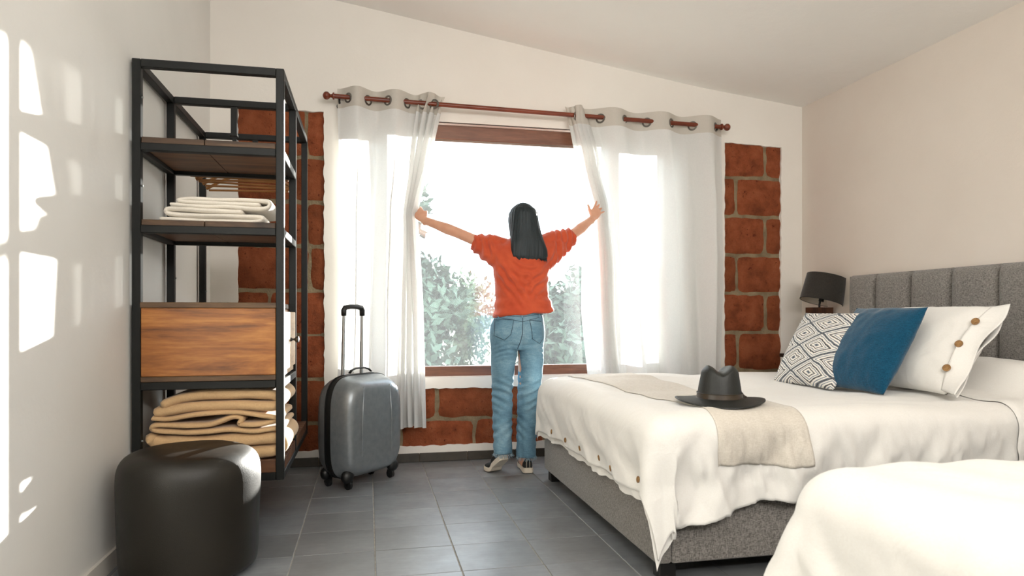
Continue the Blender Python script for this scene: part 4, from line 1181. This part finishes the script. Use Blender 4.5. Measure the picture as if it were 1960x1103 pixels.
def hand(bm, wrist, fwd, back, side, lens=(.066, .074, .070, .055), curl=(.35, .3, .3, .35), spread=(.16, .03, -.08, -.26), thumb=.7, tcurl=.4, s=.95):
    """fwd: wrist to knuckles; back: out of the back of the hand; side: towards the thumb"""
    fwd = Vector(fwd).normalized(); back = Vector(back); back = (back-fwd*back.dot(fwd)).normalized(); sd_ = fwd.cross(back)
    if sd_.dot(Vector(side)) < 0: sd_ = -sd_
    w0 = Vector(wrist)
    tube(bm, [w0-fwd*.03, w0, w0+fwd*.03*s, w0+fwd*.06*s, w0+fwd*.088*s], [(.023, .017), (.024, .017), (.033, .0155), (.038, .0145), (.037, .0125)], 16, ref=tuple(back))
    tips = []
    for k in range(4):
        o = (.0285-.019*k)*s
        b = w0+fwd*(.082-.003*abs(k-1.3))*s+sd_*o
        d = (fwd+sd_*spread[k]).normalized(); pts = [b-d*.02, b]; L = lens[k]*s; rr_ = .0083 if k < 3 else .0073
        ang = curl[k]
        p = b
        for seg, fr in enumerate((.45, .30, .25)):
            dd = (d*math.cos(ang*(seg+.6))-back*math.sin(ang*(seg+.6))).normalized(); p = p+dd*L*fr; pts.append(p)
        tube(bm, pts, [rr_*1.05, rr_*1.05, rr_*.98, rr_*.9, rr_*.68], 10)
        ball(bm, pts[-1], rr_*.68, 8); tips.append(pts[-1])
    tb_ = w0+fwd*.022*s+sd_*.022*s; d = (fwd*.75+sd_*thumb-back*.15).normalized(); p1 = tb_+d*.038*s; d2 = (fwd+sd_*(thumb*.5)-back*tcurl).normalized(); p2 = p1+d2*.030*s; p3 = p2+(d2-back*tcurl*.4).normalized()*.022*s
    tube(bm, [tb_-d*.01, tb_, p1, p2, p3], [.012, .013, .0105, .0095, .007], 10); ball(bm, p3, .007, 8)
    return tips
body = bmesh.new()
loft(body, [(.80, .90, 4.06, .14, .095), (.93, .902, 4.06, .143, .10), (1.05, .912, 4.065, .118, .085), (1.18, .922, 4.07, .128, .095), (1.30, .93, 4.072, .148, .095), (1.36, .934, 4.075, .140, .070), (1.395, .936, 4.075, .095, .056), (1.43, .937, 4.075, .060, .054)])
tube(body, [(.937, 4.075, 1.40), (.937, 4.08, 1.46), (.936, 4.085, 1.50)], [.054, .048, .050], 16)
# head with face turned to the window
hd = Vector((.935, 4.088, 1.535))
ball(body, hd, 1, 24, (.074, .094, .104)); ball(body, hd+Vector((0, .022, -.050)), 1, 20, (.055, .070, .062)); ball(body, hd+Vector((0, .058, -.088)), 1, 12, (.024, .022, .018))
tube(body, [hd+Vector((0, .088, .018)), hd+Vector((0, .106, -.018)), hd+Vector((0, .108, -.026)), hd+Vector((0, .092, -.032))], [.007, .011, .013, .009], 10)
for s_ in (-1, 1):
    ball(body, hd+Vector((s_*.074, -.002, -.010)), 1, 12, (.009, .018, .030))
    ball(body, hd+Vector((s_*.042, .072, -.028)), 1, 12, (.02, .018, .016))
    ball(body, hd+Vector((s_*.029, .082, .020)), 1, 10, (.020, .012, .007))
for dz in (-.058, -.067): tube(body, [hd+Vector((-.024, .082, dz)), hd+Vector((0, .093, dz+.001)), hd+Vector((.024, .082, dz))], [.003, .006, .003], 8)
for sh_, el, wr, ax_ in ((Lsh, Lel, Lwr, -1), (Rsh, Rel, Rwr, 1)):
    mid = el.lerp(wr, .3)
    tube(body, [sh_-(el-sh_)*.12, sh_, sh_.lerp(el, .5), el, mid, el.lerp(wr, .7), wr], [.030, .032, .034, .033, .035, .027, .0235], 18)
tipsL = hand(body, Lwr, at(800, 406, 4.325)-Lwr, (-.30, -.85, .30), (.2, 0, 1), curl=(.34, .38, .42, .46), spread=(.14, .03, -.08, -.2), thumb=.5, tcurl=1.1)
tipsR = hand(body, Rwr, at(1145, 399, 4.305)-Rwr, (.15, -1, .0), (-1, 0, .4), curl=(.02, .04, .06, .05), spread=(.10, -.05, -.28, -.62), thumb=.9, tcurl=.5)
Lhip, Lkn, Lan = Vector((.828, 4.06, .86)), Vector((.806, 4.075, .46)), Vector((.797, 3.995, .135))
Rhip, Rkn, Ran = Vector((.970, 4.06, .86)), Vector((.956, 4.060, .45)), Vector((.946, 4.030, .085))
for h_, k_, a_ in ((Lhip, Lkn, Lan), (Rhip, Rkn, Ran)):
    tube(body, [h_, h_.lerp(k_, .5), k_, k_.lerp(a_, .35), a_], [.074, .062, .048, .048, .034], 16)
tube(body, [Lan+Vector((0, 0, .02)), Lan+Vector((0, .03, -.03)), Vector((.785, 4.10, .045)), Vector((.78, 4.15, .035))], [.034, .036, .032, .02], 12)
tube(body, [Ran+Vector((0, 0, .02)), Ran+Vector((0, .02, -.03)), Vector((.950, 4.13, .048)), Vector((.955, 4.20, .035))], [.034, .036, .032, .02], 12)
bme = fuse(body, .0042, 5, .5)
bo = link('body', bme, M['skin'], per); bo.location = -Vector(per.location)
for s_ in (-1, 1):
    e = mk('eye', ball(bmesh.new(), hd+Vector((s_*.030, .079, .002)), .0115, 14), M['shade_in'], bo, world=False, sm=True)
    mk('brow', tube(bmesh.new(), [hd+Vector((s_*.015, .094, .024)), hd+Vector((s_*.032, .092, .030)), hd+Vector((s_*.048, .080, .024))], [.002, .003, .0015], 6), M['hair'], bo, world=False, sm=True)
    mk('iris', ball(bmesh.new(), hd+Vector((s_*.030, .0875, .002)), .0048, 10), M['hair'], bo, world=False, sm=True)
mk('lips', tube(bmesh.new(), [hd+Vector((-.020, .0875, -.0625)), hd+Vector((0, .0985, -.0625)), hd+Vector((.020, .0875, -.0625))], [.0015, .0035, .0015], 8), simple('lip', (170, 92, 84), None, .5), bo, world=False, sm=True)

# t-shirt
sh = bmesh.new()
loft(sh, [(.968, .932, 4.062, .183, .128), (1.01, .929, 4.062, .176, .124), (1.08, .924, 4.064, .160, .116), (1.16, .922, 4.066, .166, .116), (1.24, .924, 4.068, .176, .118), (1.31, .929, 4.070, .180, .112), (1.365, .934, 4.073, .165, .096), (1.405, .937, 4.075, .120, .078), (1.432, .938, 4.076, .074, .066), (1.445, .938, 4.077, .062, .060)])
Le, Re = at(910, 464, 4.155), at(1092, 452.5, 4.165)
for s0, s1, k in ((Vector((.83, 4.075, 1.300)), Le, -1), (Vector((1.045, 4.075, 1.305)), Re, 1)):
    tube(sh, [s0, s0.lerp(s1, .42)+Vector((0, 0, -.004)), s1], [(.098, .095), (.078, .078), (.053, .056)], 20, ref=(0, 1, 0))
for s0, s1 in ((Vector((.88, 4.075, 1.355)), Le), (Vector((.99, 4.075, 1.365)), Re)):
    tube(sh, [s0, s0.lerp(s1, .5)+Vector((0, 0, .012)), s1+Vector((0, 0, .0))], [(.052, .06), (.058, .060), (.051, .055)], 18, ref=(0, 1, 0))
sme = fuse(sh, .0062, 7, .5)
NK = Vector((.955, 0, 1.41))
def sw(p, n):
    bk = max(0, -n.y)
    dx, dz = p.x-NK.x, p.z-NK.z
    rho = math.hypot(dx*.92, dz) if dz < 0 else 9
    d = 0
    if dz < 0:                                  # cowl-like folds below the neck
        ph_ = rho*2*PI/.050+2.2*nz((p.x*5, p.z*5, 1))
        d += .0075*math.sin(ph_)*sstep(.10, .15, rho)*(1-sstep(.30, .36, rho))*bk*(.4+.6*abs(nz((p.x*4, p.z*4, 3))*2))
    # pulls running down from the left armpit
    a = (p.x-.76)*.62+(1.26-p.z)*.80; b = (p.x-.76)*.80-(1.26-p.z)*.62
    d += .0075*math.sin(b*2*PI/.042+3*nz((p.x*6, p.z*6, 5)))*math.exp(-(b/.075)**2)*sstep(-.02, .05, a)*(1-sstep(.20, .34, a))*bk
    a2 = (1.10-p.x)*.70+(1.24-p.z)*.72; b2 = (1.10-p.x)*.72-(1.24-p.z)*.70
    d += .006*math.sin(b2*2*PI/.046+3*nz((p.x*6, p.z*6, 7)))*math.exp(-(b2/.07)**2)*sstep(-.02, .05, a2)*(1-sstep(.16, .28, a2))*bk
    # gathers at the waist
    d += .0045*math.sin(p.z*2*PI/.058+p.x*9+4*nz((p.x*5, p.z*4, 9)))*sstep(1.15, 1.05, p.z)*(.6+nz((p.x*9, p.z*5, 11)))
    # sleeve creases
    sl = sstep(.15, .24, abs(p.x-.935))*sstep(1.22, 1.30, p.z)
    d += .0055*math.sin(p.x*2*PI/.040+2*nz(p, 12))*sl
    d += .003*nz(p, 22)
    return d*1.25
warp(sme, sw)
# the hem climbs to the right
for v in sme.vertices:
    k = sstep(1.16, .97, v.co.z); v.co.z += k*((v.co.x-.93)*.12+.004*math.sin(v.co.x*40)-.010); v.co.x += .012*k*sstep(1.0, 1.1, v.co.x)
smooth(sme); so_ = link('tshirt', sme, M['shirt'], per); so_.location = -Vector(per.location)
for c_, d_, rr_ in ((Le, (Le-Vector((.83, 4.075, 1.30))), .050), (Re, (Re-Vector((1.045, 4.075, 1.305))), .050)):
    d_ = d_.normalized(); s1_, u1_ = frame_of(d_)
    hb = bmesh.new()
    grid(hb, lambda u, v: c_+d_*(-.028+.030*v)+s1_*(rr_+.001)*math.cos(2*PI*u)*.99+u1_*(rr_+.003)*math.sin(2*PI*u)*1.02, 30, 3)
    o = mk('sleeve_hem', hb, M['shirt'], so_, world=False, sm=True)
    mdd = o.modifiers.new('t', 'SOLIDIFY'); mdd.thickness = .003

# jeans
je = bmesh.new()
loft(je, [(.745, .900, 4.062, .150, .085), (.79, .899, 4.060, .166, .118), (.85, .899, 4.056, .170, .130), (.90, .900, 4.056, .164, .126), (.95, .906, 4.060, .149, .110), (.995, .912, 4.062, .136, .098)])
tube(je, [(.815, 4.06, .84), (.812, 4.062, .70), (.806, 4.066, .58), (.803, 4.07, .47), (.799, 4.045, .32), (.796, 4.020, .20), (.796, 4.005, .118)],
     [(.080, .108), (.077, .096), (.068, .080), (.062, .070), (.060, .068), (.057, .064), (.057, .064)], 24, ref=(0, 1, 0))
tube(je, [(.984, 4.058, .84), (.983, 4.060, .70), (.974, 4.060, .58), (.966, 4.058, .46), (.956, 4.048, .30), (.950, 4.038, .20), (.947, 4.032, .088)],
     [(.080, .108), (.078, .096), (.073, .082), (.068, .072), (.064, .069), (.060, .066), (.059, .066)], 24, ref=(0, 1, 0))
jme = fuse(je, .006, 6, .5)
def jw(p, n):
    d = 0; bk = max(0, -n.y)
    leg = -1 if p.x < .895 else 1; lx_ = p.x-(.805 if leg < 0 else .965)
    # smiles under the seat
    d += .0045*math.sin((p.z+lx_*lx_*4+leg*lx_*.22)*2*PI/.030+nz(p, 6)*2)*math.exp(-((p.z-.735)/.045)**2)*bk
    # wrinkles behind the knee
    d += .0052*math.sin((p.z-leg*lx_*.5)*2*PI/.048+3.0*nz(p, 7))*math.exp(-((p.z-.475)/.085)**2)*(.5+bk)
    d += .0035*math.sin((p.z+leg*lx_*.6)*2*PI/.060+4*nz(p, 6))*math.exp(-((p.z-.26)/.10)**2)
    d += .006*nz(p, 9)+.0025*nz(p, 24)
    # crease between the seat halves
    d -= .012*math.exp(-((p.x-.899)/.012)**2)*bk*sstep(.95, .84, p.z)
    d += .006*(math.exp(-(((p.x-.832)/.05)**2+((p.z-.83)/.06)**2))+math.exp(-(((p.x-.966)/.05)**2+((p.z-.83)/.06)**2)))*bk
    return d
warp(jme, jw); smooth(jme)
jo = link('jeans', jme, M['denim'], per); jo.location = -Vector(per.location)
bvh = BVHTree.FromPolygons([v.co.copy() for v in jme.vertices], [tuple(p.vertices) for p in jme.polygons])
def on_back(x, z, off):
    h_ = bvh.ray_cast(Vector((x, 3.5, z)), Vector((0, 1, 0)))
    return (h_[0]+h_[1]*off) if h_[0] is not None else Vector((x, 3.95, z))
def stitched(name, pts, off=.003, r=.0013, mat='stitch'):
    P = []
    for (a, b) in zip(pts, pts[1:]):
        n = max(2, int(math.dist(a, b)/.008))
        for i in range(n): P.append(on_back(lerp(a[0], b[0], i/n), lerp(a[1], b[1], i/n), off))
    P.append(on_back(*pts[-1], off)); mk(name, tube(bmesh.new(), P, r, 5), M[mat], jo, world=False, sm=True)
def pix(px, py): p = at(px, py, 3.95); return (p.x, p.z)
for poly in ([(951, 611), (984, 612), (977, 641), (966, 652), (948, 643)], [(1012, 612), (1039, 615), (1041, 650), (1033, 659), (1017, 649)]):
    W4 = [pix(*q) for q in poly]; cx = sum(p[0] for p in W4)/5; cz2 = sum(p[1] for p in W4)/5
    bm = bmesh.new(); nr = 5; ring = []
    bd = []
    for a_, b_ in zip(W4, W4[1:]+W4[:1]):
        for i in range(6): bd.append((lerp(a_[0], b_[0], i/6), lerp(a_[1], b_[1], i/6)))
    for i in range(nr+1):
        s_ = i/nr; ring.append([bm.verts.new(on_back(lerp(cx, x, s_), lerp(cz2, z, s_), .0030 if i < nr else .0008)) for x, z in bd]) if i else ring.append([bm.verts.new(on_back(cx, cz2, .003))])
    for k in range(len(bd)): bm.faces.new((ring[0][0], ring[1][k], ring[1][(k+1) % len(bd)]))
    for i in range(1, nr):
        for k in range(len(bd)): bm.faces.new((ring[i][k], ring[i+1][k], ring[i+1][(k+1) % len(bd)], ring[i][(k+1) % len(bd)]))
    mk('back_pocket', bm, M['denim'], jo, world=False, sm=True)
    inner = [(lerp(cx, x, .95), lerp(cz2, z, .95)) for x, z in W4]
    stitched('stitching', inner+inner[:1], .0045)
stitched('seam', [pix(1000, 606), pix(999, 640), pix(992, 668)], .0016, .0018)
stitched('stitching', [pix(946, 606), pix(998, 616), pix(1000, 616), pix(1043, 606)], .002, .0012)
stitched('stitching', [pix(945, 603), pix(999, 607), pix(1043, 600)], .002, .0012)
for pxx in (958, 999, 1034):
    bl_ = [on_back(*pix(pxx, y), .004) for y in (597, 601, 605, 609)]
    mk('belt_loop', tube(bmesh.new(), bl_, [(.0055, .0022)]*4, 8, ref=(0, 1, 0)), M['denim'], jo, world=False, sm=True)
rr = random.Random(3); fr = bmesh.new()
for cx, cy, cz2, rx_, ry_ in ((.796, 4.003, .118, .056, .063), (.947, 4.031, .088, .058, .065)):
    for k in range(110):
        a = rr.uniform(0, 2*PI); p = Vector((cx+rx_*math.cos(a), cy+ry_*math.sin(a), cz2+.010)); L = rr.uniform(.010, .026)
        tube(fr, [p, p+Vector((rr.uniform(-.006, .006), rr.uniform(-.006, .006), -L*.6)), p+Vector((rr.uniform(-.012, .012), rr.uniform(-.01, .01), -L))], .0008, 4)
o = mk('frayed_hem', fr, simple('fray', (150, 172, 184), None, .9), jo, world=False); o['kind'] = 'stuff'

# hair
ha = bmesh.new()
ball(ha, hd+Vector((0, -.014, .006)), 1, 28, (.089, .104, .106))
loft(ha, [(1.288, .958, 3.972, .086, .016), (1.31, .956, 3.975, .110, .026), (1.35, .952, 3.985, .112, .038), (1.40, .946, 4.00, .102, .056), (1.46, .940, 4.035, .096, .078), (1.52, .936, 4.06, .091, .096), (1.58, .935, 4.07, .085, .098), (1.61, .935, 4.07, .070, .080)], 40)
# locks beside the face
for s_ in ():
    tube(ha, [hd+Vector((s_*.060, .030, .060)), hd+Vector((s_*.083, .025, .0)), hd+Vector((s_*.086, .015, -.08)), Vector((.948+s_*.088, 4.05, 1.36))], [(.020, .035), (.016, .038), (.016, .034), (.010, .022)], 14)
hme = fuse(ha, .0052, 6, .5)
def hw(p, n):
    a = math.atan2(p.x-.94, 4.08-p.y); d = .0042*nz((a*11, p.z*1.3, 2))+.0022*nz((a*34, p.z*2, 4))
    return d*sstep(1.66, 1.60, p.z)
warp(hme, hw)
for v in hme.vertices:
    if v.co.z < 1.33: v.co.z += .016*nz((v.co.x*38, 1, 7))*sstep(1.33, 1.29, v.co.z)
smooth(hme); ho = link('hair', hme, M['hair'], per); ho.location = -Vector(per.location)
# loose ends
rr = random.Random(11); hs_ = bmesh.new()
for k in range(260):
    u = rr.uniform(-1, 1); x = .956+u*.104; z = 1.312-.012*u*u; y = 3.950+.010*u*u
    L = rr.uniform(.012, .036)*(1-.3*u*u)
    tube(hs_, [(x, y+.022, z+.02), (x+rr.uniform(-.002, .002), y+.018, z-.008), (x+rr.uniform(-.005, .005), y+.016, z-L)], [.0024, .0016, .0005], 4, caps=False)
o = mk('hair_ends', hs_, M['hair'], ho, world=False, sm=True); o['kind'] = 'stuff'

# shoes
def shoe(loc, yaw, lift, label=None):
    root = empty('shoe', Vector(loc)-Vector(per.location), yaw); root.parent = per
    BALL = .165
    def bend(p):
        # p: x side, y forward from the heel, z up; rear part turns up about the ball
        if lift == 0: return Vector(p)
        y, z = p[1], p[2]
        t = max(0, BALL-y); k = sstep(0, .06, t)
        c, s_ = math.cos(lift*k), math.sin(lift*k)
        dy = y-BALL
        return Vector((p[0], BALL+dy*c+ (z)*s_*1.0, -dy*s_+z*c)) if dy < 0 else Vector(p)
    def halfw(y): return pw(y, [(0, .018), (.012, .028), (.05, .031), (.12, .033), (.175, .042), (.205, .040), (.228, .028), (.24, .008)])
    so2 = bmesh.new(); n = 34; L1 = []; 
    ys_ = [.24*i/n for i in range(n+1)]
    def ringat(y, z0, z1, infl):
        w_ = halfw(y)+infl
        return [bend((-w_, y, z0)), bend((-w_*.75, y, z0-.0)), bend((0, y, z0)), bend((w_*.75, y, z0)), bend((w_, y, z0)), bend((w_+.002, y, (z0+z1)/2)), bend((w_-.001, y, z1)), bend((0, y, z1)), bend((-w_+.001, y, z1)), bend((-w_-.002, y, (z0+z1)/2))]
    rings = [[so2.verts.new(q) for q in ringat(y, .004+.012*sstep(.19, .24, y), .034-.006*sstep(.04, .16, y)+.004*sstep(.2, .24, y), .003)] for y in ys_]
    for i in range(n):
        for k in range(10): so2.faces.new((rings[i][k], rings[i][(k+1) % 10], rings[i+1][(k+1) % 10], rings[i+1][k]))
    so2.faces.new(rings[0][::-1]); so2.faces.new(rings[-1])
    up = bmesh.new(); rings = []
    for y in [.006+.226*i/n for i in range(n+1)]:
        w_ = halfw(y)-.001; top = pw(y, [(0, .092), (.05, .088), (.085, .082), (.13, .066), (.18, .052), (.215, .044), (.235, .036)], False)
        row = []
        for k in range(18):
            a = PI*k/17
            row.append(up.verts.new(bend((-w_*math.cos(a)*(1-.25*max(0, math.sin(a))**3*(1 if y < .1 else .4)), y, .028+(top-.028)*math.sin(a)**.7))))
        rings.append(row)
    for i in range(n):
        for k in range(17): up.faces.new((rings[i][k], rings[i+1][k], rings[i+1][k+1], rings[i][k+1]))
    up.faces.new(rings[0]); up.faces.new(rings[-1][::-1])
    mk('sole', so2, M['sole'], root, world=False, sm=45); mk('upper', up, M['shoe'], root, world=False, sm=50)
    for xx in (-.010, .010):                       # pale stripes up the heel
        mk('heel_stripe', tube(bmesh.new(), [bend((xx, .004, .036)), bend((xx, .003, .060)), bend((xx*.8, .004, .084))], .0018, 6), M['sole'], root, world=False, sm=True)
    return root
shoe((.945, 3.975, .001), R(-6), 0)
shoe((.808, 3.925, .001), R(20), R(34))
